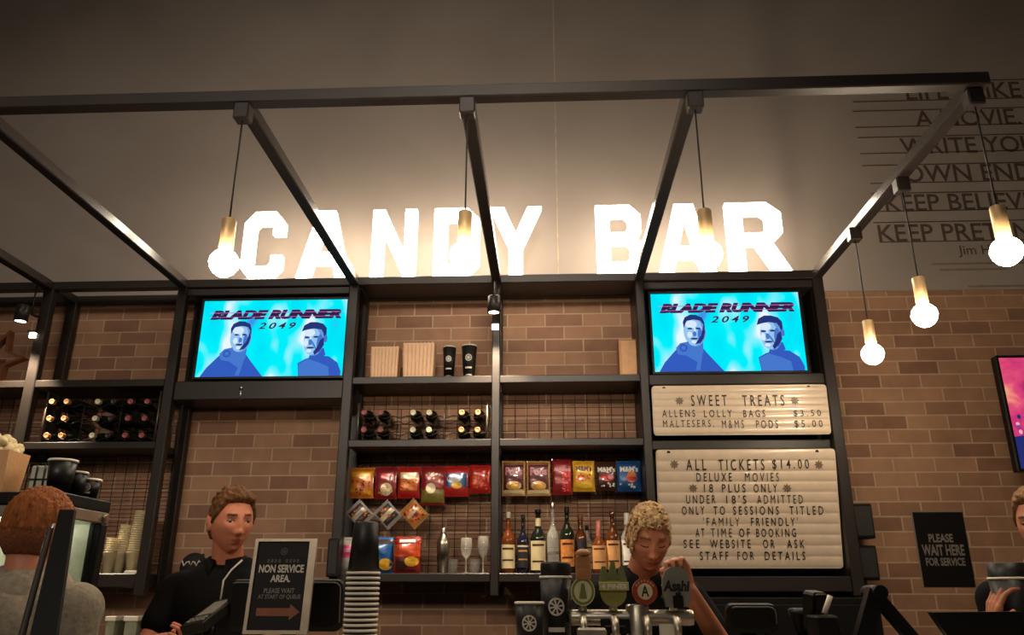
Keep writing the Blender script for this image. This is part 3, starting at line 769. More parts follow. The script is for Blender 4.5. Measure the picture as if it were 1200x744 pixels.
def black_cup(base, r0, r1, h, label, group=None, emblem=True, name='paper_cup', cat='cup', face=0.0, word=True, pm=PALE):
    bx = Vector(base)
    r = thing(name, bx, label, cat, group)
    MB().lathe([(0.0, 0.004), (r0 - 0.002, 0.004), (r0, 0.0), (r1, h), (r1 - 0.002, h), (r0, 0.02), (0.0, 0.012)], bx, seg=28).build('cup_body', CUP, r)
    MB().lathe([(r1 - 0.001, h - 0.004), (r1 + 0.0025, h - 0.004), (r1 + 0.003, h), (r1 + 0.001, h + 0.003), (r1 - 0.001, h + 0.002)], bx, seg=28).build('rim', WHITE, r)
    if emblem:
        def place(u, v):
            rr = r0 + (r1 - r0) * v / h + 0.0012; a = -PI / 2 + face + u / rr
            return bx + Vector((rr * math.cos(a), rr * math.sin(a), v))
        m = MB(); R = min(r0 * .62, h * .2); reel(m, place, (0, h * .60), R); m.build('emblem', pm, r)
        if word:
            m = MB(); m.add([place(u * R, h * .27 + v * R) for v in (0, .5) for u in (-1, -.6, -.2, .2, .6, 1)], [[i, i + 1, i + 7, i + 6] for i in range(5)])
            m.build('word_band', pm, r)
            m = MB(); m.add([place(u * R, h * .06 + v * R * (1 - u * u * .5)) for v in (0, .35) for u in (-1, -.6, -.2, .2, .6, 1)], [[i, i + 1, i + 7, i + 6] for i in range(5)])
            m.build('lower_band', GREYP, r)
    return r
def cup_at(pxc, pyt, pyb, pxw, Y, zb, label, group):
    c = at(pxc, pyb, Y); t = at(pxc, pyt, Y); w = (at(pxc + pxw / 2, pyt, Y) - at(pxc - pxw / 2, pyt, Y)).length / 2
    black_cup((c.x, Y, zb), w * .72, w, t.z - zb, label, group)
cup_at(526, 407.5, 440, 15.5, 4.58, A1, 'smaller black paper cup with pale emblem, left of two on the top shelf', 'black cups on the top shelf')
cup_at(549.5, 406, 440, 18, 4.57, A1, 'larger black paper cup with pale emblem, right of two on the top shelf', 'black cups on the top shelf')

# wooden star on the far left shelf
c = at(-4, 421, 4.60); sc_ = 0.19
def star(R, k=.45, a0=PI / 2 - .31): return [((R if i % 2 == 0 else R * k) * math.cos(a0 - i * PI / 5), (R if i % 2 == 0 else R * k) * math.sin(a0 - i * PI / 5)) for i in range(10)]
m = MB(); m.prism(star(sc_)[::-1], (Vector((c.x, 4.58, A1 + 0.165)), XP, ZP, FRONT), 0.05, 0, [star(sc_ * .78)]); o = m.build('star_ornament', mat('brown_wood', (120, 72, 42), rough=0.6, var=0.3, stretch=(4, 4, 1)))
tag(o, 'hollow brown wooden star standing on the shelf at the left edge', 'ornament')

# ================================================================== hanging packets
FOIL = {}
def foil(name, c, rough=0.28): return mat('foil_' + name, c, rough=rough, metal=0.15, var=0.18, scale=25, bump=0.25, bscale=35, coat=0.5)
def pillow_fn(w, h, d):
    def z(u, v):
        a = max(0.0, 1 - (2 * u / w) ** 4); b = max(0.0, 1 - (2 * v / h) ** 4)
        return d / 2 * (a * b) ** 0.6 + 0.0008 * math.sin(90 * v + 40 * u) * a * b
    return z
def packet(cx, cz, y, w, h, d, base_m, label, group, art, rot=0.0, cat='snack packet', name='snack_packet', hook=True, lean=0.0):
    """art: list of ('text'|'oval'|'band'|'dots', args, material)"""
    cr_, sr_ = math.cos(rot), math.sin(rot)
    zf = pillow_fn(w, h, d)
    def P(u, v, off=0.0, s=1):
        uu, vv = u * cr_ - v * sr_, u * sr_ + v * cr_
        return Vector((cx + uu, y - s * (zf(u, v) + off) + lean * vv, cz + vv))
    r = thing(name, (cx, y, cz - h / 2), label, cat, group)
    nu, nv = 14, 18; m = MB()
    for s in (1, -1):
        vs = []; fs = []
        for j in range(nv + 1):
            v = -h / 2 + h * j / nv
            for i in range(nu + 1):
                u = (-w / 2 + w * i / nu) * (1 - 0.05 * math.sin(PI * j / nv))
                vs.append(P(u, v, 0.0, s))
        for j in range(nv):
            for i in range(nu):
                q_ = [j * (nu + 1) + i, j * (nu + 1) + i + 1, (j + 1) * (nu + 1) + i + 1, (j + 1) * (nu + 1) + i]
                fs.append(q_ if s == 1 else q_[::-1])
        m.add(vs, fs, 0, True)
    # crimped seals
    for v0, v1 in ((h / 2 - 0.004, h / 2 + 0.008), (-h / 2 - 0.008, -h / 2 + 0.004)):
        n = 26; vs = []
        for i in range(n + 1):
            u = -w / 2 + w * i / n; o = 0.0012 * (i % 2)
            vs += [P(u, v0, o + .001), P(u, v1, o + .001)]
        m.add(vs, [[2 * i, 2 * i + 2, 2 * i + 3, 2 * i + 1] for i in range(n)], 0)
    m.build('packet_body', base_m, r)
    for k, (kind, a, mm) in enumerate(art):
        off = 0.0012 + 0.0006 * k; t = MB()
        if kind == 'text':
            s, u0, u1, v0, v1 = a[:5]; fit_text(t, s, u0 * w, u1 * w, v0 * h, v1 * h, lambda u, v: P(u, v, off), 0, bold=0.04, shear=a[5] if len(a) > 5 else 0)
            nm = 'brand_lettering'
        elif kind == 'oval':
            u, v, ru, rv = a; n = 22; vs = [P(u * w, v * h, off)]
            for rr in (.5, 1.0): vs += [P(u * w + ru * w * rr * math.cos(2 * PI * i / n), v * h + rv * h * rr * math.sin(2 * PI * i / n), off) for i in range(n)]
            fs = [[0, 1 + i, 1 + (i + 1) % n] for i in range(n)] + [[1 + i, 1 + n + i, 1 + n + (i + 1) % n, 1 + (i + 1) % n] for i in range(n)]
            t.add(vs, fs); nm = 'printed_picture'
        elif kind == 'band':
            u0, u1, v0, v1 = a; n = 10; vs = []
            for j in range(7):
                for i in range(n + 1): vs.append(P((u0 + (u1 - u0) * i / n) * w, (v0 + (v1 - v0) * j / 6) * h, off))
            t.add(vs, [[j * (n + 1) + i, j * (n + 1) + i + 1, (j + 1) * (n + 1) + i + 1, (j + 1) * (n + 1) + i] for j in range(6) for i in range(n)]); nm = 'printed_panel'
        else:
            n_, u0, u1, v0, v1, rr = a; rnd = random.Random(k * 7 + n_)
            for _ in range(n_):
                u, v = (u0 + (u1 - u0) * rnd.random()) * w, (v0 + (v1 - v0) * rnd.random()) * h; q_ = rr * (0.7 + .6 * rnd.random()); e = .6 + .6 * rnd.random()
                t.add([P(u + q_ * math.cos(i * PI / 4), v + q_ * e * math.sin(i * PI / 4), off + .00002 * _) for i in range(8)], [list(range(8))])
            nm = 'printed_pieces'
        t.build(nm, mm, r)
    if hook:
        top = P(0, h / 2 + 0.008) if rot == 0 else Vector((cx, y, cz + h * .7))
        MB().tube([(top.x, y - 0.012, top.z - 0.004), (top.x, y - 0.012, top.z + 0.006), (top.x, WY - 0.052, top.z + 0.010)], 0.0022, 6).build('hook', WIRE, r)
    return r
def packet_px(x0, x1, yt, yb, Y, *a, **k):
    c = at((x0 + x1) / 2, (yt + yb) / 2, Y); w = at(x1, (yt + yb) / 2, Y).x - at(x0, (yt + yb) / 2, Y).x; h = at((x0 + x1) / 2, yt, Y).z - at((x0 + x1) / 2, yb, Y).z - .016
    return packet(c.x, c.z, Y, w, h, 0.045, *a, **k)
YEL, ORA, RED, DRED, BRN, BLU, GRN, PNK, SIL, GLD, CRM = [foil(n, c) for n, c in (('yellow', (226, 170, 50)), ('orange', (214, 122, 40)), ('red', (190, 40, 36)), ('dark_red', (140, 38, 40)), ('brown', (74, 42, 34)), ('blue', (38, 88, 150)), ('olive', (128, 116, 50)), ('pink', (205, 70, 120)), ('silver', (175, 170, 165)), ('gold', (200, 150, 90)), ('cream', (228, 208, 170)))]
gA = 'snack packets hanging in the left half of the middle bay'
PY = 4.70
packet_px(409.5, 438.5, 548, 584, PY, ORA, 'orange snack packet, first in the hanging row at the left', gA, [('band', (-.42, .42, .22, .40), YEL), ('dots', (26, -.38, .38, -.4, .1, .006), DRED), ('dots', (12, -.38, .38, -.42, -.2, .006), YEL)])
packet_px(439.5, 465.5, 547, 585, PY, DRED, 'dull red snack packet with a pale lower picture, second in the hanging row', gA, [('band', (-.2, .12, .12, .3), RED), ('oval', (.05, -.22, .26, .22), CRM), ('dots', (16, -.3, .3, -.42, -.1, .006), GLD)])
packet_px(466.5, 492.5, 547, 584, PY, RED, 'red snack packet with a cream heading panel, third in the hanging row', gA, [('band', (-.38, .4, .12, .34), CRM), ('band', (-.38, .4, -.28, .12), ORA), ('dots', (14, -.35, .38, -.25, .1, .006), RED)])
packet_px(493.5, 522, 546, 592, PY, DRED, 'long red and olive snack packet, fourth in the hanging row', gA, [('band', (-.47, .47, -.47, -.12), GRN), ('oval', (-.08, -.08, .2, .14), CRM), ('dots', (10, -.4, .4, .1, .35, .005), GLD)])
packet_px(521, 549.5, 546, 582, PY, RED, 'red snack packet with a shiny blue and white picture, fifth in the hanging row', gA, [('band', (-.42, .42, -.22, .28), BLU), ('oval', (-.1, .08, .3, .16), mat('foil_white', (225, 228, 230), rough=0.2, metal=.3)), ('oval', (.02, -.16, .22, .12), YEL)])
packet_px(550.5, 575, 545, 578, PY, RED, 'plain bright red snack packet, last in the hanging row beside the middle post', gA, [('dots', (20, -.4, .4, -.4, .3, .006), ORA), ('band', (-.42, .1, .26, .32), DRED)])
gD = 'diamond hung snack packets below the top row'
for i, (px, py, hw, b, art, lab) in enumerate([
    (422, 602.5, 16.5, SIL, [('band', (-.40, .40, -.40, .40), BRN), ('band', (-.40, .40, -.1, .14), SIL), ('dots', (12, -.3, .3, -.4, .4, .006), GLD)], 'silver and brown snack packet hung cornerwise, left of three'),
    (454.5, 603, 16.5, SIL, [('band', (-.40, .40, -.40, .40), mat('foil_dark', (58, 44, 42), rough=.3)), ('band', (-.40, .40, -.12, .12), CRM), ('dots', (10, -.3, .3, -.4, .4, .006), ORA)], 'silver and black snack packet hung cornerwise, middle of three'),
    (485.5, 602, 17, GLD, [('band', (-.40, .40, -.40, .40), ORA), ('dots', (26, -.36, .36, -.36, .36, .007), DRED), ('band', (-.36, .36, -.02, .12), CRM)], 'orange snack packet hung cornerwise, right of three')]):
    c = at(px, py, 4.64); e = at(px + hw, py, 4.64).x - c.x; s_ = e * math.sqrt(2)
    packet(c.x, c.z, 4.64, s_, s_, 0.035, b, lab, gD, art, rot=PI / 4)
gE = 'snack bags standing on the bottom shelf'
def standing(x0, x1, yt, Y, b, lab, art):
    a = at(x0, 669, Y); c = at(x1, 669, Y); t = at(x0, yt, Y); h = t.z - C1 - .02
    packet((a.x + c.x) / 2, C1 + h / 2 + .009, Y, c.x - a.x, h, 0.06, b, lab, gE, art, hook=False)
standing(398, 431, 629, 4.56, SIL, 'pink banded silver snack bag standing at the left end of the bottom shelf', [('band', (-.47, .47, -.08, .30), PNK), ('text', ('SNAK', -.34, .38, .06, .22), CRM) if False else ('band', (-.34, .36, .08, .20), foil('rose', (225, 150, 175))), ('oval', (.2, -.3, .2, .16), GLD)])
standing(432, 460, 629, 4.58, BLU, 'blue and yellow snack bag standing half hidden behind the stacked black cups', [('band', (-.47, .47, .34, .48), mat('foil_dark', (58, 44, 42))), ('oval', (.22, -.28, .28, .18), YEL)])
standing(461, 493, 628, 4.56, DRED, 'orange red snack bag standing right of the black cups on the bottom shelf', [('band', (-.47, .47, -.06, .30), foil('vermilion', (200, 75, 35))), ('band', (-.3, .3, .36, .46), mat('foil_white', (225, 228, 230))), ('oval', (-.2, -.28, .24, .18), BRN), ('oval', (.18, -.2, .26, .15), YEL)])
gB = 'sweet packets hanging in the right half of the middle bay'
LIL = mat('pink_print', (222, 150, 165), rough=.4); WPR = mat('white_print', (228, 220, 215), rough=.4)
def pods(x0, x1, lab):
    packet_px(x0, x1, 540, 581, PY, GLD, lab, gB, [('band', (-.42, .42, -.47, .47), BRN), ('band', (-.42, .42, -.12, .42), foil('maroon', (96, 40, 44))), ('band', (-.44, .44, -.49, -.38), CRM), ('oval', (0, -.24, .32, .14), GLD), ('oval', (.05, -.26, .16, .08), YEL), ('text', ('Pods', -.34, .36, .08, .33), LIL)])
pods(588, 616, 'brown sweet packet with pink lettering, left of the two beside the middle post')
pods(617, 645, 'brown sweet packet with pink lettering, right of the two')
packet_px(647, 670, 538, 580, PY, DRED, 'bright red sweet packet between the brown and the yellow ones', gB, [('band', (0, .46, -.46, .2), RED), ('dots', (18, .02, .44, -.45, .1, .004), LIL), ('text', ('Maltesers', -.42, .44, .16, .28, .3), LIL)])
packet_px(671, 697, 540, 576, PY, YEL, 'yellow sweet packet in the hanging row', gB, [('text', ("M&M's", -.34, .36, .16, .36), BRN), ('oval', (-.1, -.1, .22, .12), ORA), ('dots', (14, -.34, .3, -.16, .06, .006), RED), ('oval', (.05, -.34, .34, .1), foil('bright_yellow', (240, 195, 60)))])
packet_px(699, 722, 541, 575, PY, BRN, 'dark brown sweet packet next to the blue one', gB, [('text', ("M&M's", -.44, .44, .14, .34), WPR), ('oval', (.05, -.06, .36, .14), RED), ('dots', (8, -.4, .4, -.4, -.28, .005), WPR), ('oval', (.2, -.04, .14, .1), LIL)])
packet_px(722.5, 751, 540, 576, PY, BLU, 'blue sweet packet, last in the hanging row at the right', gB, [('text', ("M&M's", -.36, .38, .14, .34), WPR), ('oval', (.1, -.04, .2, .2), ORA), ('oval', (.1, -.10, .24, .07), RED), ('dots', (6, -.4, .2, -.4, -.28, .006), WPR)])

# ================================================================== bar bottles
def glass(name, c, alpha=1.0, trans=0.0, rough=0.08): return mat(name, c, rough=rough, var=0.08, trans=trans, coat=0.3, alpha=alpha)
AMB, DGR, CLR, BRG, NAV = glass('amber_glass', (120, 60, 26), trans=.3), glass('green_black_glass', (26, 30, 22)), glass('clear_glass', (215, 212, 205), alpha=0.35), glass('brown_glass', (92, 48, 22), trans=.2), glass('blue_black_glass', (26, 26, 42))
LBL = mat('cream_label', (226, 205, 160), rough=.7); LBO = mat('orange_label', (210, 130, 60), rough=.7, var=.3, scale=60); LBK = mat('black_label', (34, 30, 40), rough=.6); LBT = mat('tan_label', (205, 150, 95), rough=.7)
gS = 'spirit bottles on the bottom shelf'
def spirit(px, pyt, wpx, gm, capm, label, labels, y=4.60, sh=.56, nk=.24, cap_len=.1):
    b = at(px, 667, y); t = at(px, pyt, y); H = t.z - C1; R = (at(px + wpx / 2, 667, y) - b).length
    r = thing('spirit_bottle', (b.x, y, C1), label, 'bottle', gS)
    o = (b.x, y, C1)
    MB().lathe([(0, 0.004), (R * .92, 0.0), (R, 0.008), (R, H * sh), (R * .92, H * (sh + .06)), (R * .5, H * (sh + .15)), (R * nk * 1.25, H * (sh + .21)), (R * nk * 1.15, H * .96), (0, H * .965)], o, seg=20).build('bottle', gm, r)
    rc = R * nk * 1.4
    MB().lathe([(rc * .95, H * (1 - cap_len)), (rc, H * (1 - cap_len) + .003), (rc, H - .004), (rc * .85, H), (0, H)], o, seg=16).build('cap', capm, r)
    for z0, z1, mm in labels:
        if z0 > sh + .15: rr = R * nk * 1.15 + .0015
        else: rr = R + .001
        MB().lathe([(rr, H * z0), (rr, H * z1)], o, seg=20, a0=-PI / 2 - 1.15, a1=-PI / 2 + 1.15).build('label', mm, r)
        if z1 - z0 > .25:
            MB().lathe([(rr + .0006, H * (z0 + .12)), (rr + .0006, H * (z0 + .145))], o, seg=20, a0=-PI / 2 - .8, a1=-PI / 2 + .8).lathe([(rr + .0006, H * (z1 - .08)), (rr + .0006, H * (z1 - .05))], o, seg=20, a0=-PI / 2 - .8, a1=-PI / 2 + .8).build('label_print', BRN if mm is not LBK else GLD, r)
    return r
spirit(595.5, 600, 17, AMB, PALE, 'amber spirit bottle with a cream label, first beside the middle post', [(.08, .46, LBL)], sh=.52)
spirit(613, 603, 14, NAV, PLAST, 'dark spirit bottle with a black label, second from the middle post', [(.1, .44, LBK), (.44, .47, CRM)], sh=.52)
spirit(631, 597, 18.5, DGR, PLAST, 'dark green bottle with a large cream body label and neck label', [(.05, .50, LBL), (.72, .86, LBL)], sh=.53, nk=.3, cap_len=.06)
spirit(648.5, 588, 14.5, CLR, CHROME, 'tall clear glass bottle between the green and the orange labelled bottles', [(.26, .30, GREYP)], sh=.48, nk=.24)
spirit(665.5, 594, 17, DGR, PLAST, 'black bottle with an orange label', [(.1, .50, LBO)], sh=.56)
spirit(689, 616, 13, CLR, PLAST, 'short clear bottle with a cream label behind the beer taps', [(.1, .6, LBL)], y=4.70, sh=.6)
spirit(681.5, 603, 14, BRG, mat('brown_cap', (110, 60, 40), rough=.4), 'dark brown bottle with a brown cap behind the first beer tap', [(.4, .56, LBK)], sh=.58, nk=.35, y=4.62)
spirit(703, 610, 17.5, AMB, mat('pink_foil', (175, 100, 85), rough=.3), 'cognac coloured bottle with a pinkish foil neck and cream label', [(.08, .52, LBT)], sh=.5, nk=.26, cap_len=.34)
spirit(719.5, 599, 16.5, BRG, BRG, 'brown bottle with a tan label, second from the right end', [(.06, .52, LBT)], sh=.56, nk=.26)
spirit(737, 601, 16, CLR, WPR, 'clear bottle with a white cap and white label beside the woman', [(.06, .54, WPR)], sh=.56, nk=.3, cap_len=.2)

# shaker and glasses
b = at(518.5, 668, 4.60); o = (b.x, 4.60, C1); r = thing('cocktail_shaker', o, 'polished steel cocktail shaker standing on the bottom shelf', 'cocktail shaker')
Hs = at(518.5, 618, 4.6).z - C1; Rs = at(526, 668, 4.6).x - b.x
MB().lathe([(0, .002), (Rs * .78, 0), (Rs, Hs * .55), (Rs, Hs * .62)], o, seg=24).build('beaker', CHROME, r)
MB().lathe([(Rs * 1.03, Hs * .62), (Rs * 1.03, Hs * .66), (Rs * .85, Hs * .76), (Rs * .45, Hs * .84)], o, seg=24).build('strainer_lid', CHROME, r)
MB().lathe([(Rs * .45, Hs * .83), (Rs * .47, Hs * .9), (Rs * .4, Hs * .98), (0, Hs)], o, seg=24).build('top_cap', CHROME, r)
GLS = mat('drinking_glass', (235, 230, 220), rough=0.05, var=0.02, alpha=0.2, coat=1.0)
def stem_glass(px, y, H, R, label):
    b = at(px, 669, y); o = (b.x, y, C1); r = thing('stem_glass', o, label, 'glass', 'stemmed glasses on the bottom shelf')
    MB().lathe([(0, .001), (R * .8, .0), (R * .8, .003), (.005, .007), (.004, H * .4)], o, seg=20).build('stem', GLS, r)
    MB().lathe([(.004, H * .4), (R * .7, H * .52), (R, H * .75), (R * .9, H), (R * .87, H), (R * .95, H * .75), (R * .66, H * .54), (0, H * .44)], o, seg=20).build('bowl', GLS, r)
stem_glass(546, 4.60, .19, .034, 'clear stemmed glass right of the steel shaker')
stem_glass(566, 4.62, .20, .034, 'clear stemmed glass beside the middle post')
def tumbler(px, y, H, R, label):
    b = at(px, 669, y); o = (b.x, y, C1); m = MB(); m.lathe([(0, .001), (R * .85, 0), (R, H), (R - .002, H), (R * .8, .008), (0, .008)], o, seg=20); t = m.build('tumbler', GLS, origin=o)
    tag(t, label, 'glass', 'low tumblers on the bottom shelf')
tumbler(530, 4.69, .08, .034, 'low clear tumbler just right of the shaker'); tumbler(556, 4.70, .08, .034, 'low clear tumbler between the two stemmed glasses')

# nested clear plastic cups, left shelf
PLC = mat('clear_plastic', (250, 232, 190), rough=0.18, var=0.05, alpha=0.62)
cupm = MB().lathe([(0, .001), (.026, 0), (.040, .112), (.0425, .113), (.0425, .117), (.040, .117), (.0255, .004), (0, .004)], seg=16).mesh('plastic_cup', PLC, Vector((0, 0, 0)))
first = None
for sx, sy, n, w in ((126.0, 4.60, 7, 'shortest stack at the left'), (138.5, 4.63, 13, 'second stack'), (153, 4.60, 19, 'tallest stack'), (163.5, 4.72, 17, 'stack behind the tallest one')):
    p = at(sx, 672, sy)
    for k in range(n):
        o = bpy.data.objects.new('plastic_cup', cupm); COL.objects.link(o); o.location = (p.x + .0007 * k, sy, C1 + k * .0125); o.rotation_euler = (0, .05 if k else 0, 0)
        tag(o, 'clear plastic cup nested in the %s on the lower left shelf' % w, 'cup', 'clear plastic cups, ' + w)
m = MB(); p = at(154, 671, 4.53); m.box(p.x - .035, p.x + .035, 4.515, 4.55, C1, C1 + .012); m.box(p.x - .03, p.x + .03, 4.518, 4.547, C1 + .012, C1 + .016); o = m.build('napkin_pile', WHITE); tag(o, 'small pile of white paper before the clear cups on the lower left shelf', 'napkins')

# poster, post boxes
r = thing('wall_poster', (2.237, WY - .003, 1.39), 'black paper notice reading PLEASE WAIT HERE FOR SERVICE on the brick wall', 'poster')
PT = WY - .004
pa = [at(x, y, PT) for x, y in ((1068, 600.5), (1129, 598.5), (1142, 686.5), (1083, 689))]
xl, xr, zb, zt = (pa[0].x + pa[3].x) / 2, (pa[1].x + pa[2].x) / 2, (pa[2].z + pa[3].z) / 2, (pa[0].z + pa[1].z) / 2
MB().box(xl, xr, PT, WY, zb, zt).build('sheet', BLACK, r)
m = MB(); 
for k, (x0, x1, z0, z1) in enumerate(((xl - .004, xl + .003, zb, zt), (xl, xr, zt - .003, zt + .004))): m.box(x0, x1, PT - .001, WY, z0, z1)
m.build('pale_edge', GREYP, r)
for s, x0, x1, y0, y1 in (('PLEASE', 1088, 1116.5, 625.5, 635.5), ('WAIT HERE', 1080.5, 1130, 638, 651), ('FOR SERVICE', 1085, 1131, 653.5, 663)):
    m = MB(); a, b = at(x0, (y0 + y1) / 2, PT), at(x1, (y0 + y1) / 2, PT)
    fit_text(m, s, a.x, b.x, at((x0 + x1) / 2, y1, PT).z, at((x0 + x1) / 2, y0, PT).z, lambda u, v: Vector((u, PT - .0015, v)), bold=.03); m.build('lettering', GREYP, r)
def wall_box(x0, x1, y0, y1, Y, label, cat='box', name='equipment_box', dep=.10):
    a, b = at(x0, y1, Y), at(x1, y0, Y)
    r = thing(name, ((a.x + b.x) / 2, Y, a.z), label, cat)
    MB().box(a.x, b.x, Y, Y + dep, a.z, b.z).build('casing', PLAST, r)
    MB().box(a.x + .01, b.x - .01, Y - .006, Y, a.z + .015, b.z - .015).build('front_grille', mat('dark_grille', (36, 33, 31), rough=.6), r)
    return r
wall_box(1003, 1021, 590, 631, 4.56, 'small black box on the outside of the right post, the upper of two', 'speaker', 'wall_speaker')
wall_box(1006, 1026.5, 639, 680, 4.56, 'small black box low on the outside of the right post, the lower of two', 'speaker', 'wall_speaker')
wall_box(381.5, 398, 631, 676, 4.44, 'small black box low on the post at the left of the snack bay', 'speaker', 'wall_speaker', .058)
p = at(226, 672, 4.7)
m = MB(); m.sphere((p.x, 4.70, p.z + .03), (.08, .05, .085), 18, 12); o = m.build('black_cap', mat('black_cloth', (30, 24, 22), rough=.8, bump=.2)); 
t = MB(); rnd = random.Random(3)
t.tube([(p.x - .06 + .012 * k, 4.652 - .004 * math.sin(k), p.z + .055 + .016 * math.sin(k * 2.2)) for k in range(11)], .004, 6); t.build('scribble_print', PALE, o)
tag(o, 'round black cap with pale scribbled lettering hung behind the young man', 'cap')
m = MB().tube([(p.x, 4.70, p.z + .10), (p.x, 4.82, p.z + .11)], .005, 6); m.build('hook', WIRE, o)

# ================================================================== counters
CT = 1.19
r = thing('service_counter', (0.2, 2.5, 0), 'long dark service counter across the front, mostly below the photo', 'counter')
MB().box(-2.3, 3.0, 2.2, 2.67, CT - .04, CT).build('worktop', mat('pale_stone', (150, 138, 122), rough=.4, scale=12), r)
MB().box(-2.25, 2.95, 2.28, 2.63, 0.08, CT - .04).build('front_panel', BLACK, r)
MB().box(-2.2, 2.9, 2.34, 2.6, 0.0, 0.08).build('plinth', PLAST, r)
r = thing('back_counter', (-1.8, 4.5, 0), 'dark back counter along the wall below the left shelves', 'counter')
MB().box(-3.6, 0.4, 4.28, WY - .02, .88, .92).build('worktop', BLACK, r)
MB().box(-3.58, 0.38, 4.32, WY - .02, 0.0, .88).build('cabinet_body', BLACK, r)
r = thing('bar_fridge', (1.1, 4.6, 0), 'black back bar fridge below the letter boards', 'fridge')
MB().box(.50, 1.67, 4.36, WY - .01, 0.05, 1.335).build('cabinet_body', BLACK, r)
for k in range(2):
    x0 = .51 + .58 * k; d = MB().box(x0, x0 + .57, 4.33, 4.36, .10, 1.30).build('door', BLACK, r)
    MB().tube([(x0 + .53, 4.31, 1.0), (x0 + .53, 4.31, .6)], .008, 8).build('handle', CHROME, d)
MB().box(.52, 1.65, 4.40, WY - .02, 0, .05).build('plinth', PLAST, r)
MB().box(-.05, .47, 4.42, WY - .01, .92, 1.335).box(0, .42, 4.415, 4.42, .96, 1.30); 
m = MB().box(-.02, .46, 4.44, WY - .01, .92, 1.33); o = m.build('coffee_machine_body', PLAST)
tag(o, 'black appliance standing under the bottle shelf behind the beer taps', 'appliance')
MB().box(.02, .42, 4.43, 4.44, 1.06, 1.28).build('front_panel', BLACK, o)

# pale tubs on the back counter
TUB = mat('pale_green_tub', (150, 150, 125), rough=.4); 
def tub(px0, px1, label):
    Y = 4.5; a, b = at(px0, 722, Y), at(px1, 722, Y); zt = a.z; zb = .92
    r = thing('storage_tub', ((a.x + b.x) / 2, Y + .1, zb), label, 'tub', 'pale tubs on the back counter')
    MB().box(a.x + .004, b.x - .004, Y, Y + .2, zb, zt - .012).build('tub_body', TUB, r)
    MB().box(a.x - .003, b.x + .003, Y - .006, Y + .206, zt - .025, zt).build('lid', WHITE, r)
tub(125, 136, 'pale green tub on the back counter, nearest the hooded customer')
tub(146.5, 162, 'pale green tub on the back counter, middle of three')
tub(172, 185, 'pale green tub on the back counter, nearest the young man')

# ================================================================== stack of black cups
def stack_of_cups():
    Y = 2.46; bx = at(426, 670, Y).x
    zr = at(430, 673, Y).z; ht = at(431, 612, Y).z - zr; R1 = (at(447.5, 672, Y).x - at(411, 672, Y).x) / 2; R0 = R1 * .78
    pitch = (at(430, 673, Y).z - at(430, 740, Y).z) / 11.0
    zs = []; z = zr
    while z > CT + .001: zs.append(z); z -= pitch
    zs.append(CT)
    me = MB().lathe([(0, ht), (R0 - .002, ht), (R0, ht - .002), (R1, .006), (R1 - .0015, .006), (R0 - .002, ht - .004), (0, ht - .004)], seg=28)
    body = me.mesh('cup_body', CUP, Vector((0, 0, 0)))
    rim = MB().lathe([(R1 - .001, .0), (R1 + .003, .0), (R1 + .0035, .0035), (R1 + .003, .007), (R1 - .001, .007)], seg=28).mesh('rim', WHITE, Vector((0, 0, 0)))
    for i, z in enumerate(zs):
        top = i == 0
        r = thing('paper_cup', (bx, Y, z), 'black paper cup upside down at the very top of the tall striped stack' if top else 'black paper cup with white rim nested inside the tall striped stack', 'cup', 'upside down black cups in a tall stack')
        b = bpy.data.objects.new('cup_body', body); COL.objects.link(b); b.parent = r
        b = bpy.data.objects.new('rim', rim); COL.objects.link(b); b.parent = r
stack_of_cups()

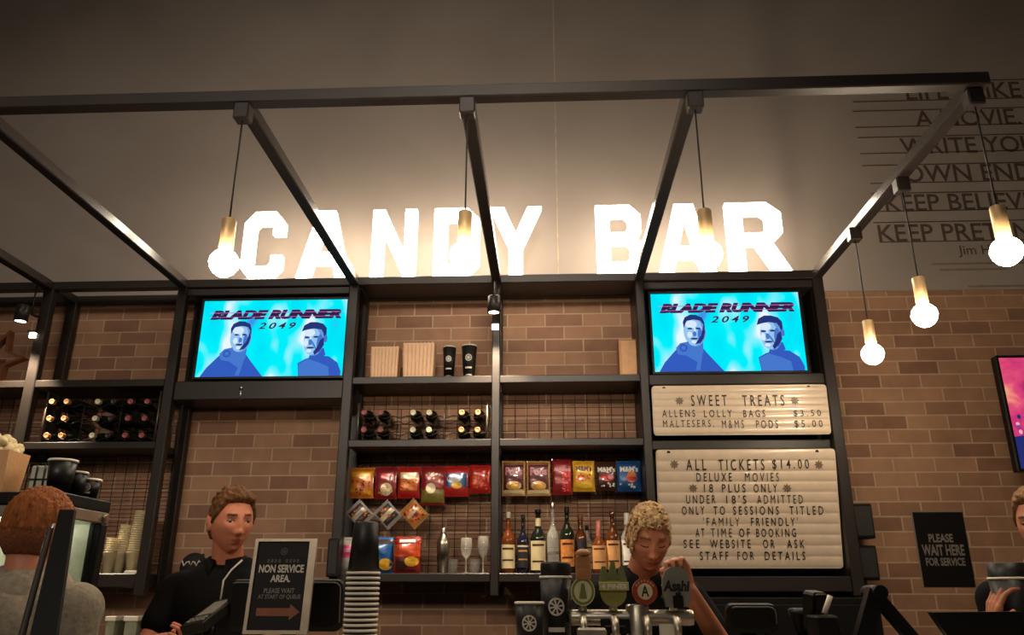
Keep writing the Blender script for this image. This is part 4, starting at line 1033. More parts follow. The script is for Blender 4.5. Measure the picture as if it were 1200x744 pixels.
# ================================================================== printed sign in a frame
def service_sign():
    Y = 2.45; N = Vector((0, -math.cos(.12), math.sin(.12) * 1.0)); V = Vector((0, math.sin(.12), math.cos(.12)))
    B = at(288, 743, Y); T0 = B; T0 = Vector((B.x, Y, max(B.z, CT + .012)))
    def uv(x, y): p = at_plane(x, y, T0, N) - T0; return p.dot(XP), p.dot(V)
    u1, v1 = uv(372, 631.5); u0 = uv(297, 633)[0]; W = u1 - u0; O = T0 + XP * (u0 * .5)
    W = uv(361, 742)[0] * .5 + u1 * .5 - u0 * .5
    H = v1
    r = thing('notice_stand', (O.x + W / 2, Y, CT), 'framed black notice reading NON SERVICE AREA with an orange arrow, standing on the counter', 'sign')
    fr = lambda d: (O + N * d, XP, V, N)
    FRM = mat('pale_metal_frame', (175, 160, 140), rough=.35, metal=.4)
    m = MB(); b = .010; be = .022
    m.prism([(0, 0), (W, 0), (W, H), (0, H)], fr(.006), .012, 0, [[(b, b), (b, H - .008), (W - be, H - .008), (W - be, b)]]); m.build('frame', FRM, r)
    MB().prism([(b * .6, b * .6), (W - b, b * .6), (W - b, H - .005), (b * .6, H - .005)], fr(-.002), .004).build('sheet', BLACK, r)
    MB().prism([(W * .3, 0), (W * .7, 0), (W * .6, H * .8), (W * .4, H * .8)], (O - N * .008, XP, V, N), .006).build('back_stay', PLAST, r)
    MB().box(O.x, O.x + W, Y - .03, Y + .08, CT, CT + .012).build('foot', FRM, r)
    O2 = O
    def P(u, v): return O2 + XP * u + V * v + N * -.0008
    def line(s, x0, x1, y0, y1, mm, nm='lettering', **k):
        a = at_plane(x0, (y0 + y1) / 2, O, N) - O; c = at_plane(x1, (y0 + y1) / 2, O, N) - O
        va = (at_plane((x0 + x1) / 2, y1, O, N) - O).dot(V); vb = (at_plane((x0 + x1) / 2, y0, O, N) - O).dot(V)
        t = MB(); fit_text(t, s, a.x, c.x, va, vb, P, **k); t.build(nm, mm, r)
    RST = mat('rust_print', (128, 72, 44), rough=.6)
    def rect(x0, x1, y0, y1, mm, nm):
        a = at_plane(x0, y1, O, N) - O; c = at_plane(x1, y0, O, N) - O; t = MB()
        t.prism([(a.x, a.dot(V)), (c.x, a.dot(V)), (c.x, c.dot(V)), (a.x, c.dot(V))], (O + N * -.0008, XP, V, N), .0005); t.build(nm, mm, r)
    c = at_plane(333, 646, O, N) - O; t = MB(); reel(t, P, (c.x, c.dot(V)), .011); t.build('emblem', mat('dim_print', (78, 68, 62), rough=.6), r)
    n = 9
    for k in range(n):
        if k == 4: continue
        rect(313 + 4.3 * k, 316.2 + 4.3 * k, 655, 659, MATS['dim_print'], 'small_print')
    line('NON SERVICE', 303.5, 356, 661.5, 671, PALE, bold=.03); line('AREA.', 317, 340, 673.5, 682, PALE, bold=.03)
    line('PLEASE WAIT', 309, 345, 689, 695, GREYP, bold=.02); line('AT START OF QUEUE', 302, 352, 696.5, 702.5, GREYP, bold=.02)
    a = at_plane(300, 717, O, N) - O; c = at_plane(351, 717, O, N) - O; v = a.dot(V); h = .011
    t = MB(); t.prism([(a.x, v - h), (c.x - .03, v - h), (c.x - .03, v - 2 * h), (c.x, v), (c.x - .03, v + 2 * h), (c.x - .03, v + h), (a.x, v + h)], (O + N * -.0008, XP, V, N), .0005); t.build('arrow', RST, r)
service_sign()

# ================================================================== point of sale gear
def pos_screen(x0, x1, yt, Y, label, lean=.25, zb=CT, edge=True, name='till_screen', yaw=0.0, taper=0.94, hgt=None):
    a, b = at(x0, yt, Y), at(x1, yt, Y); w = b.x - a.x; z1 = (a.z + b.z) / 2; H = (z1 - zb - .05) / math.cos(lean)
    if hgt: H = hgt
    cx = (a.x + b.x) / 2
    V = Vector((0, math.sin(lean) , math.cos(lean))); U = Vector((math.cos(yaw), math.sin(yaw), 0)); N = U.cross(V)
    T = Vector((cx, Y, z1)); O = T - V * H - U * (w / 2)
    r = thing(name, (cx, (O.y + Y) / 2, zb), label, 'till screen')
    rc = .02; W = w
    def rr(i, k=1.0):
        p = []
        for px, py, aa in ((W - i - rc, i + rc, -90), (W - i - rc, H - i - rc, 0), (i + rc, H - i - rc, 90), (i + rc, i + rc, 180)):
            p += [(px + rc * math.cos(math.radians(aa + t)), py + rc * math.sin(math.radians(aa + t))) for t in (0, 30, 60, 90)]
        return p
    MB().prism(rr(0), (O, U, V, N), .03).build('housing', PLAST, r)
    MB().prism(rr(.014), (O + N * .004, U, V, N), .004).build('back_cover', BLACK, r)
    if edge:
        m = MB(); pts = [O + U * p[0] + V * p[1] + N * .003 for p in rr(.006)]
        m.tube(pts[3:10], .0022, 6); m.build('edge_trim', mat('grey_trim', (110, 102, 92), rough=.4), r)
    c = O + U * (W / 2) + V * (H * .4) - N * .03
    m = MB().tube([c, c - N * .05, Vector((c.x, c.y + .03, zb + .02))], [.02, .022, .028], 10); m.build('stand', PLAST, r)
    MB().lathe([(0, .0), (.075, .0), (.075, .012), (.03, .02), (0, .02)], (c.x, c.y + .03, zb), seg=24).build('base', PLAST, r)
    return r
pos_screen(268, 402, 680, 2.60, 'black till screen seen from behind, half hidden by the framed notice', lean=-.12)
p = at(275, 690, 2.57)
pos_screen(851, 911, 708.5, 2.58, 'black till screen with a grey edge right of the woman', lean=-.15)
pos_screen(938, 984, 694, 2.55, 'black till screen turned sideways with a pale strip on its edge', lean=-.35, yaw=.9)
p0, p1 = at(966, 719, 2.47), at(973, 698, 2.47)
m = MB(); m.tube([p0, p1], .008, 8); o = m.build('receipt_strip', WHITE); tag(o, 'white paper strip sticking out beside the sideways till screen', 'receipt')
m = MB(); m.box(p0.x - .035, p0.x + .03, 2.44, 2.54, CT, p0.z - .004); m.build('printer', PLAST, o)
# swivel arm making an upside down V
r = thing('till_stand', (at(1030, 744, 2.5).x, 2.5, CT), 'black folding till stand forming an upside down V before the brick wall', 'till stand')
for k, (xa, ya, xb, yb, w) in enumerate(((1024, 692, 1003, 770, .045), (1026, 693, 1075, 750, .034))):
    a, b = at(xa, ya, 2.5), at(xb, yb, 2.5); d = (b - a); n_ = Vector((d.z, 0, -d.x)).normalized() * w / 2; m = MB()
    m.prism([(q_.x, q_.z) for q_ in (a - n_, a + n_, b + n_, b - n_)], (Vector((0, 2.47 + .04 * k, 0)), XP, ZP, FRONT), .035); m.build('arm', PLAST, r)
m = MB(); a = at(1025, 694, 2.5); m.tube([(a.x, 2.45, a.z), (a.x, 2.56, a.z)], .020, 16); m.build('hinge', PLAST, r)
MB().box(at(1000, 744, 2.5).x, at(1080, 744, 2.5).x, 2.42, 2.62, CT, CT + .03).build('base', PLAST, r)
r = thing('flat_screen', (at(1135, 730, 2.5).x, 2.5, CT), 'wide flat black screen tilted back, low at the right', 'screen')
a, b = at(1083, 717, 2.55), at(1188, 716, 2.55)
m = MB(); m.prism([(a.x, a.z), (a.x + .05, CT + .02), (b.x - .02, CT + .02), (b.x, b.z)][::-1], (Vector((0, 2.50, 0)), XP, ZP, FRONT), .03); m.build('housing', PLAST, r)
MB().box((a.x + b.x) / 2 - .08, (a.x + b.x) / 2 + .08, 2.46, 2.6, CT, CT + .02).build('base', PLAST, r)

# card terminal
a, b = at(222, 728, 2.60), at(272, 716, 2.60)
r = thing('card_terminal', ((a.x + b.x) / 2, 2.6, CT), 'grey topped card payment terminal before the young man', 'card terminal')
R = Euler((.50, -.16, -.45)).to_matrix(); c = Vector(((a.x + b.x) / 2, 2.60, (a.z + b.z) / 2 + .002))
MB().obox(c, (.10, .16, .03), R).build('body', PLAST, r)
MB().obox(c + R @ Vector((.005, .015, .0165)), (.066, .085, .004), R).build('display', mat('grey_display', (130, 124, 116), rough=.3), r)
m = MB(); [m.obox(c + R @ Vector((-.03 + .02 * i, -.045 - .014 * j, .0165)), (.014, .009, .005), R) for i in range(4) for j in range(2)]; m.build('keypad', GREYP, r)
MB().tube([(c.x, 2.60, CT), (c.x, 2.60, c.z - .01)], .02, 12).build('stand', PLAST, r)

# ================================================================== beer taps
STL = mat('brushed_steel', (185, 175, 160), rough=.33, metal=.9, var=.1, scale=20)
TY = 2.50
xa, xb = at(671, 724, TY), at(809, 723, TY); zc = (xa.z + xb.z) / 2; RT = .022
r = thing('beer_font', ((xa.x + xb.x) / 2, TY, CT), 'brushed steel beer font with a horizontal bar on a column', 'beer font')
MB().tube([(xa.x - .012, TY, zc), (xa.x - .008, TY, zc), (xa.x, TY, zc), (xb.x, TY, zc), (xb.x + .008, TY, zc), (xb.x + .01, TY, zc)], [.012, .02, RT, RT, .02, .012], 20).build('bar', STL, r)
cx = at(747, 720, TY).x
MB().lathe([(.05, 0), (.05, .01), (.034, .018), (.034, at(747, 709, TY).z - CT - .006), (.03, at(747, 708, TY).z - CT), (0, at(747, 708, TY).z - CT)], (cx, TY, CT), seg=24).build('column', STL, r)
a, b = at(703, 725, TY), at(737, 742, TY)
MB().box(a.x, b.x, TY - .028, TY - .02, b.z, a.z).build('name_plate', BLACK, r)
m = MB(); m.box(a.x + .012, b.x - .012, TY - .0292, TY - .028, (a.z + b.z) / 2 - .002, (a.z + b.z) / 2 + .003); m.build('plate_print', MATS['dim_print'], r)
a, b = at(771, 731, TY), at(796, 744, TY); MB().box(a.x, b.x, TY - .03, TY - .022, b.z - .03, a.z).build('price_card', WHITE, r)
a, b = at(676, 735, TY - .04), at(710, 744, TY - .04); MB().box(a.x, b.x, TY - .09, TY - .03, CT, a.z).build('drip_block', STL, r)
for px in (683, 719, 756, 790):
    x = at(px, 724, TY).x; m = MB()
    m.tube([(x, TY, zc), (x, TY - .05, zc - .005), (x, TY - .065, zc - .03), (x, TY - .065, zc - .06)], [.013, .012, .011, .009], 10); m.lathe([(.011, 0), (.011, .03)], (x, TY, zc + .015), seg=12); m.build('spout', STL, r)
def tap(px, label):
    x = at(px, 712, TY - .02).x
    return thing('tap_handle', (x, TY - .01, zc + RT), label, 'beer tap handle', 'beer tap handles on the steel font'), x
def disc(m, c, rx, rz, y, d, mi=0, n=32): m.prism(oval(c.x, c.z, rx, rz, n), (Vector((0, y, 0)), XP, ZP, FRONT), d, mi)
def px_r(x0, x1, Y): return (at(x1, 690, Y).x - at(x0, 690, Y).x) / 2
HY = TY - .02
WOOD = mat('tan_wood', (170, 112, 66), rough=.5, var=.25, stretch=(1, 1, 8)); OLV = mat('olive_green', (110, 118, 70), rough=.4); CRT = mat('cream_tap', (205, 195, 150), rough=.4); RDT = mat('tap_red', (150, 60, 40), rough=.4); SILV = mat('tap_silver', (150, 145, 132), rough=.35, metal=.5)
def neck(x, r, ztop): MB().tube([(x, HY + .01, zc + RT - .004), (x, HY + .01, zc + RT + .02), (x, HY + .01, ztop)], [.013, .010, .012], 12).build('ferrule', STL, r)
# 1 oval with wooden grip
r, x = tap(683, 'oval green rimmed beer tap with a tan wooden grip above it'); c = at(683, 693, HY)
neck(x, r, c.z - .03); rx = px_r(668.5, 696.5, HY); rz = (at(683, 676, HY).z - at(683, 710, HY).z) / 2
m = MB(); disc(m, c, rx, rz, HY - .008, .024); m.build('medallion', CRT, r); m = MB(); disc(m, c, rx * .92, rz * .92, HY - .009, .002); m.build('green_ring', OLV, r); m = MB(); disc(m, c, rx * .74, rz * .74, HY - .011, .002); m.build('face', CRT, r)
m = MB(); m.prism([(c.x - .012, c.z - .02), (c.x + .012, c.z - .02), (c.x + .004, c.z + .022), (c.x - .004, c.z + .022)], (Vector((0, HY - .0125, 0)), XP, ZP, FRONT), .001); m.build('emblem', OLV, r)
a, b = at(675, 679, HY), at(692, 651, HY); m = MB(); m.box(a.x, b.x, HY - .012, HY + .022, a.z, b.z); m.lathe([((b.x - a.x) * .48, 0), ((b.x - a.x) * .55, .008), ((b.x - a.x) * .3, .018), (0, .02)], ((a.x + b.x) / 2, HY + .005, b.z), seg=16); m.build('grip', WOOD, r)
# 2 pine tree medallion
r, x = tap(719, 'round yellow green beer tap with pine shapes and a banner'); c = at(719, 695, HY); neck(x, r, c.z - .04); R_ = px_r(704, 734, HY)
m = MB(); disc(m, c, R_, R_ * 1.0, HY - .008, .022); m.build('medallion', mat('tap_lime', (140, 135, 70), rough=.4), r)
m = MB()
for k in range(3):
    tx = c.x + (-.026 + .026 * k); tz = c.z + .025; hh = .062 if k == 1 else .05
    m.prism([(tx - .017, tz), (tx + .017, tz), (tx + .006, tz + hh), (tx - .006, tz + hh)], (Vector((0, HY - .004, 0)), XP, ZP, FRONT), .014)
m.build('pine_shapes', OLV, r)
m = MB(); a, b = at(702, 692, HY), at(736, 682, HY); m.box(a.x, b.x, HY - .018, HY - .006, a.z, b.z); m.build('banner', mat('tap_banner', (176, 170, 100), rough=.4), r)
m = MB(); fit_text(m, '4 PINES', a.x + .006, b.x - .006, a.z + .005, b.z - .005, lambda u, v: Vector((u, HY - .019, v)), bold=.03); m.build('brand_lettering', WHITE, r)
# 3 red ring
r, x = tap(756, 'round red ringed beer tap with a cream centre'); c = at(755.5, 693, HY); neck(x, r, c.z - .03); R_ = px_r(741, 770.5, HY)
m = MB(); disc(m, c, R_, R_, HY - .008, .022); m.build('medallion', RDT, r); m = MB(); disc(m, c, R_ * .6, R_ * .62, HY - .011, .003); m.build('face', CRM, r)
m = MB(); fit_text(m, 'A', c.x - .011, c.x + .011, c.z - .014, c.z + .016, lambda u, v: Vector((u, HY - .0116, v)), bold=.02); m.build('brand_lettering', INK, r)
m = MB(); [disc(m, Vector((c.x + R_ * .8 * math.cos(k * .32 + .6), 0, c.z + R_ * .8 * math.sin(k * .32 + .6))), .003, .004, HY - .009, .001, 0, 8) for k in range(7)]; m.build('rim_print', LBT, r)
# 4 silver paddle
r, x = tap(790, 'tall rounded silver beer tap at the right end of the font'); a, b = at(778, 711, HY), at(807, 664, HY); neck(x, r, a.z + .01)
w = b.x - a.x; h = b.z - a.z; pl = [(a.x + w * .1, a.z), (a.x + w * .9, a.z), (b.x, a.z + h * .3), (b.x, a.z + h * .7), (b.x - w * .12, a.z + h * .9), (a.x + w * .66, b.z), (a.x + w * .34, b.z), (a.x + w * .12, a.z + h * .9), (a.x, a.z + h * .7), (a.x, a.z + h * .3)]
MB().prism(pl, (Vector((0, HY - .006, 0)), XP, ZP, FRONT), .026).build('paddle', SILV, r)
m = MB(); c = at(792, 688, HY); fit_text(m, 'Asahi', at(777, 692, HY).x, at(808, 692, HY).x, at(792, 693, HY).z, at(792, 680, HY).z, lambda u, v: Vector((u, HY - .0072, v)), bold=.04, shear=.15); m.build('brand_lettering', INK, r)
c = at(794, 704, HY); m = MB(); m.box(c.x - .014, c.x + .014, HY - .02, HY - .006, c.z - .02, c.z + .015); m.sphere((c.x, HY - .02, c.z + .02), .008, 12, 8); m.build('badge', BLACK, r)

# black tubs with reel emblem
def tub_px(x0, x1, yt, Y, label, hgt):
    a, b = at(x0, yt, Y), at(x1, yt, Y); R1 = (b.x - a.x) / 2; z = (a.z + b.z) / 2
    return black_cup(((a.x + b.x) / 2, Y, z - hgt), R1 * .86, R1, hgt, label, 'black tubs with reel emblems on the counter', True, face=.0)
zt = at(651, 676, 2.52).z
t1 = tub_px(633, 669.5, 676, 2.52, 'tall black paper tub with reel emblem, beside the beer taps', zt - CT)
m = MB(); c = t1.location; R1 = (at(669, 676, 2.52).x - at(633, 676, 2.52).x) / 2
zt2 = at(620.5, 706, 2.45).z
t2 = tub_px(604, 637, 706, 2.45, 'short black paper tub with reel emblem, left of the taller one', zt2 - CT)
# stacked black tub on top
rr_ = thing('paper_cup', (c.x, 2.52, zt + .002), 'upside down black tub bottom resting on the tall emblem tub', 'cup')
MB().lathe([(R1 * .97, 0), (R1 * .99, .002), (R1 * .99, .034), (R1 * .94, .04), (0, .038)], (c.x, 2.52, zt + .002), seg=28).build('cup_body', CUP, rr_)
MB().lathe([(R1 * .6, .0385), (R1 * .62, .041), (R1 * .58, .041)], (c.x, 2.52, zt + .002), seg=28).build('base_ring', PLAST, rr_)

# ================================================================== food warmer cabinet at the left
WTOP = 1.628
r = thing('food_warmer', (-1.75, 2.5, CT), 'black food warmer cabinet with lit glass sides behind the hooded customer', 'food warmer')
wx0, wx1, wy0, wy1 = -2.2, -1.40, 2.28, 2.56
MB().box(wx0, wx1, wy0, wy1, WTOP - .035, WTOP).build('top_slab', BLACK, r)
MB().box(wx0, wx1, wy0 + .004, wy1 - .004, WTOP - .07, WTOP - .035).build('steel_band', STL, r)
MB().box(wx0, wx1, wy0, wy1, CT, CT + .05).build('base', BLACK, r)
for x in (wx0 + .015, wx1 - .02):
    for y in (wy0 + .02, wy1 - .02): MB().box(x - .02, x + .02, y - .02, y + .02, CT + .05, WTOP - .07).build('corner_post', PLAST, r)
MB().box(wx0, wx1 - .01, wy1 - .012, wy1 - .004, CT + .05, WTOP - .07).build('back_panel', mat('pale_green_panel', (212, 214, 196), rough=.4), r)
WG = mat('warmer_glass', (240, 246, 238), rough=.05, trans=1.0, var=.02, ior=1.1)
MB().box(wx1 - .026, wx1 - .020, wy0 + .04, wy1 - .04, CT + .05, WTOP - .07).build('side_glass', WG, r)
MB().box(wx0 + .04, wx1 - .04, wy0 + .012, wy0 + .018, CT + .05, WTOP - .07).build('front_glass', WG, r)
MB().box(wx0 + .05, wx1 - .06, wy0 + .10, wy1 - .04, 1.38, 1.386).build('inner_shelf', STL, r)
MB().tube([(wx0 + .08, 2.46, WTOP - .085), (wx1 - .08, 2.46, WTOP - .085)], .010, 10).build('tube_lamp', glow('warmer_tube_light', (248, 246, 222), 9.0), r)
MB().tube([(wx1 + .002, wy1 - .03, 1.575), (wx1 + .012, wy1 - .03, 1.575)], .012, 12).build('knob', CHROME, r)

def cup_top(px, pyt, pyb, pw, Y, label, emb=False):
    c = at(px, pyt, Y); R1 = (at(px + pw / 2, pyt, Y).x - at(px - pw / 2, pyt, Y).x) / 2
    return black_cup((c.x, Y, WTOP), R1 * .80, R1, c.z - WTOP, label, 'black cups on the food warmer', emb, face=.25, word=True)
cup_top(74.5, 540, 570, 30, 2.35, 'black paper cup with white rim on the food warmer, the largest and nearest')
cup_top(92, 554, 580, 20, 2.43, 'black paper cup with white rim on the food warmer, middle of three')
cup_top(106, 562.5, 588, 23, 2.49, 'black paper cup with white rim and reel emblem on the food warmer, farthest right', True)
# kraft carton with popcorn
cb, cb2 = at(-45, 562, 2.36), at(5, 562, 2.36)
r = thing('kraft_carton', ((cb.x + cb2.x) / 2, 2.40, WTOP), 'open brown carton on top of the food warmer at the left edge', 'carton')
zt = at(6, 531, 2.36).z
m = MB(); xA, xB = cb.x, cb2.x
vs = [(xA, 2.36, WTOP), (xB, 2.36, WTOP), (xB + .004, 2.43, WTOP), (xA, 2.43, WTOP), (xA - .01, 2.355, zt + .01), (xB, 2.355, zt + .01), (xB + .018, 2.435, zt + .004), (xA, 2.435, zt + .02)]
m.add(vs, [[0, 1, 5, 4], [1, 2, 6, 5], [2, 3, 7, 6], [3, 0, 4, 7], [3, 2, 1, 0]])
m.build('carton_body', KRAFT, r)
m = MB(); rnd = random.Random(5)
P_ = mat('popcorn', (232, 212, 165), rough=.8, bump=.3)
for k in range(42):
    px, py = xA + .015 + (xB - xA - .03) * rnd.random(), 2.37 + .05 * rnd.random()
    hz = zt + .0 + .075 * (1 - abs((px - xA) / (xB - xA) - .45) * 1.3) * rnd.random()
    for j in range(3): m.sphere((px + .008 * (rnd.random() - .5), py + .008 * (rnd.random() - .5), hz + .006 * rnd.random()), .011 + .006 * rnd.random(), 7, 5)
o = m.build('popcorn_heap', P_); tag(o, 'heap of pale popcorn filling the open brown carton', 'popcorn', None, 'stuff')
# grey tray
a, b = at(29, 561, 2.37), at(61, 542, 2.37)
r = thing('napkin_holder', ((a.x + b.x) / 2, 2.40, WTOP), 'pale grey wire napkin holder between the carton and the black cups', 'napkin holder')
MB().box(a.x + .004, b.x, 2.385, 2.43, WTOP, b.z - .006).build('napkins', mat('pale_grey_paper', (178, 180, 165), rough=.6), r)
m = MB()
for k in range(4): x = a.x + (b.x - a.x) * k / 3; m.tube([(x, 2.38, WTOP), (x, 2.38, b.z)], .002, 5)
for k in range(3): z = WTOP + .003 + (b.z - WTOP - .004) * k / 2; m.tube([(a.x, 2.38, z), (b.x, 2.38, z)], .002, 5)
m.build('wire_cage', WIRE, r)

# tall black menu stand before the customer
def menu_stand():
    Y = 1.60; a, b, c, d = at(66, 597, Y), at(87, 597, Y), at(65.6, 744, Y - .12), at(31, 744, Y - .12)
    dz = (c - b) / (b.z - c.z); el = d + (d - a) * 1.25; er = c + (c - b) * 1.25
    r = thing('menu_stand', ((el.x + er.x) / 2, 1.46, 0), 'tall black sign stand seen edge on before the hooded customer', 'sign stand')
    m = MB(); vs = []
    for t in range(13):
        k = t / 12; l, q_ = a.lerp(el, k), b.lerp(er, k); y = l.y
        vs += [(l.x + .006, y, l.z), (q_.x, y, q_.z), (q_.x - .004, y + .016, q_.z), (l.x + .008, y + .016, l.z)]
    fs = [[i * 4 + j, i * 4 + (j + 1) % 4, i * 4 + 4 + (j + 1) % 4, i * 4 + 4 + j] for i in range(12) for j in range(4)] + [[0, 3, 2, 1], [48, 49, 50, 51]]
    m.add(vs, [f[::-1] for f in fs]); m.build('panel', PLAST, r)
    m = MB(); m.tube([a.lerp(el, k / 12) + Vector((-.008 * math.sin(min(1, k / 9) * PI / 2) + .001, -.004, -.03 if k == 0 else 0)) for k in range(13)], [.003] + [.006] * 11 + [.004], 8); m.build('edge_trim', mat('grey_edge', (74, 68, 62), rough=.4), r)
    e = (el + er) / 2
    MB().tube([(e.x, e.y + .025, e.z + .02), (e.x, e.y + .02, .02)], .018, 12).build('pole', PLAST, r)
    MB().lathe([(0, 0), (.16, 0), (.16, .012), (.05, .022), (0, .022)], (e.x, e.y + .02, 0), seg=30).build('base', PLAST, r)
menu_stand()

# ================================================================== people
def sstep(a, b, x):
    t = max(0.0, min(1.0, (x - a) / (b - a))); return t * t * (3 - 2 * t)
def gz(x, z, x0, z0, sx, sz): return math.exp(-((x - x0) / sx) ** 2 - ((z - z0) / sz) ** 2)
def head_point(d, wid=1.0, feat=1.0):
    """local head surface for a unit direction; face looks to -y."""
    x, y, z = d.x * .075 * wid, d.y * .096, d.z * .118
    t = max(0.0, -d.z)
    if d.z > 0 and d.y > 0: y *= 1.05
    x *= 1 - .30 * t ** 1.8
    if d.y > 0: y *= 1 - .42 * sstep(.15, .95, t)
    else: y *= 1 - .05 * t
    if d.z > .3: x *= 1 + .02 * d.z
    if d.y < 0 and feat:
        fr = sstep(.25, .6, -d.y) * feat; ax = abs(x)
        e = .005 * gz(ax, z, .028, .028, .022, .010) - .012 * gz(ax, z, .031, .006, .016, .012) + .005 * gz(ax, z, .031, .004, .011, .007)
        e += .012 * gz(x, z, 0, -.006, .0075, .024) + .021 * gz(x, z, 0, -.034, .0105, .013) + .008 * gz(ax, z, .012, -.038, .007, .008)
        e -= .004 * gz(ax, z, .02, -.045, .012, .006)
        e += .006 * gz(x, z, 0, -.060, .019, .0055) + .007 * gz(x, z, 0, -.071, .016, .0055) - .005 * gz(x, z, 0, -.0655, .024, .0028)
        e += .010 * gz(x, z, 0, -.100, .020, .014) - .003 * gz(x, z, 0, -.083, .02, .006) + .004 * gz(ax, z, .045, -.012, .02, .022)
        y -= e * fr
    return Vector((x, y, z))
def face_pt(x, z, off=0.0, wid=1.0):
    d = Vector((x / .075, -.7, z / .118)).normalized()
    for _ in range(30):
        p = head_point(d, wid); d = Vector((d.x + (x - p.x) / .09, d.y, d.z + (z - p.z) / .12)).normalized()
    return head_point(d, wid) + Vector((0, -off, 0))
def sphere_dirs(nu, nv):
    out = []
    for j in range(nv + 1):
        th = PI * j / nv; th = min(max(th, .012), PI - .012)
        for i in range(nu):
            a = 2 * PI * i / nu; out.append(Vector((math.sin(th) * math.sin(a), -math.sin(th) * math.cos(a), -math.cos(th))))
    fs = [[j * nu + i, j * nu + (i + 1) % nu, (j + 1) * nu + (i + 1) % nu, (j + 1) * nu + i] for j in range(nv) for i in range(nu)]
    fs.append(list(range(nu))[::-1]); fs.append([nv * nu + i for i in range(nu)])
    return out, fs
def remeshed(mb, voxel, smooth=2):
    me = mb.mesh('tmp', BLACK, Vector((0, 0, 0))); o = bpy.data.objects.new('tmp', me); COL.objects.link(o)
    md = o.modifiers.new('r', 'REMESH'); md.mode = 'VOXEL'; md.voxel_size = voxel
    if smooth: s = o.modifiers.new('s', 'SMOOTH'); s.iterations = smooth; s.factor = .5
    bpy.context.view_layer.update()
    m2 = bpy.data.meshes.new_from_object(o.evaluated_get(bpy.context.evaluated_depsgraph_get()))
    bpy.data.objects.remove(o); bpy.data.meshes.remove(me)
    m2.materials.clear(); m2.polygons.foreach_set('use_smooth', [True] * len(m2.polygons))
    return m2
def link_mesh(name, me, parent, mats):
    off = WORLD_LOC(parent); me.transform(Matrix.Translation(-off)); me.name = name
    for m in mats: me.materials.append(m)
    o = bpy.data.objects.new(name, me); COL.objects.link(o); o.parent = parent
    return o
def skin(name, c): return mat('skin_' + name, c, rough=.5, var=.07, scale=14, bump=.03, bscale=120, spec=.4)
LIPS = mat('lips', (172, 92, 76), rough=.45); EYEW = mat('eye_white', (165, 150, 136), rough=.2); IRIS = mat('iris', (52, 48, 44), rough=.2)
def hand(m, wrist, palm_dir, side, curl=.5, s=1.0, spread=.25, normal=None):
    """palm and five fingers; palm_dir from wrist to fingers, side = thumb side."""
    p = Vector(palm_dir).normalized(); sd = Vector(side); sd = (sd - p * sd.dot(p)).normalized(); n = p.cross(sd) if normal is None else Vector(normal).normalized()
    w = Vector(wrist)
    for k in range(4):
        o = sd * (.030 - .020 * k) * s; m.capsule(w + o * .5 + p * .012 * s, w + o + p * (.082 - .005 * abs(k - 1)) * s, .014 * s, .0115 * s, 10)
        kb = w + o + p * (.085 - .006 * abs(k - 1)) * s
        L = (.043, .048, .045, .036)[k] * s
        d = p; q0 = kb; d0 = (p + sd * spread * (.35 - .25 * k)).normalized()
        for seg, (ll, rr) in enumerate(((L, .0092), (L * .62, .0082), (L * .5, .0072))):
            a = curl * (seg + .5) * .8; d = (d0 * math.cos(a) + n * math.sin(a)).normalized(); q1 = q0 + d * ll
            m.capsule(q0, q1, rr * s, (rr - .0009) * s, 10); q0 = q1
    t0 = w + sd * .024 * s + p * .022 * s; t1 = t0 + (sd * .75 + p * .62 + n * .3).normalized() * .042 * s; t2 = t1 + (sd * .25 + p * .85 + n * .45).normalized() * .032 * s
    m.capsule(t0, t1, .014 * s, .0105 * s, 10); m.capsule(t1, t2, .0105 * s, .0085 * s, 10)

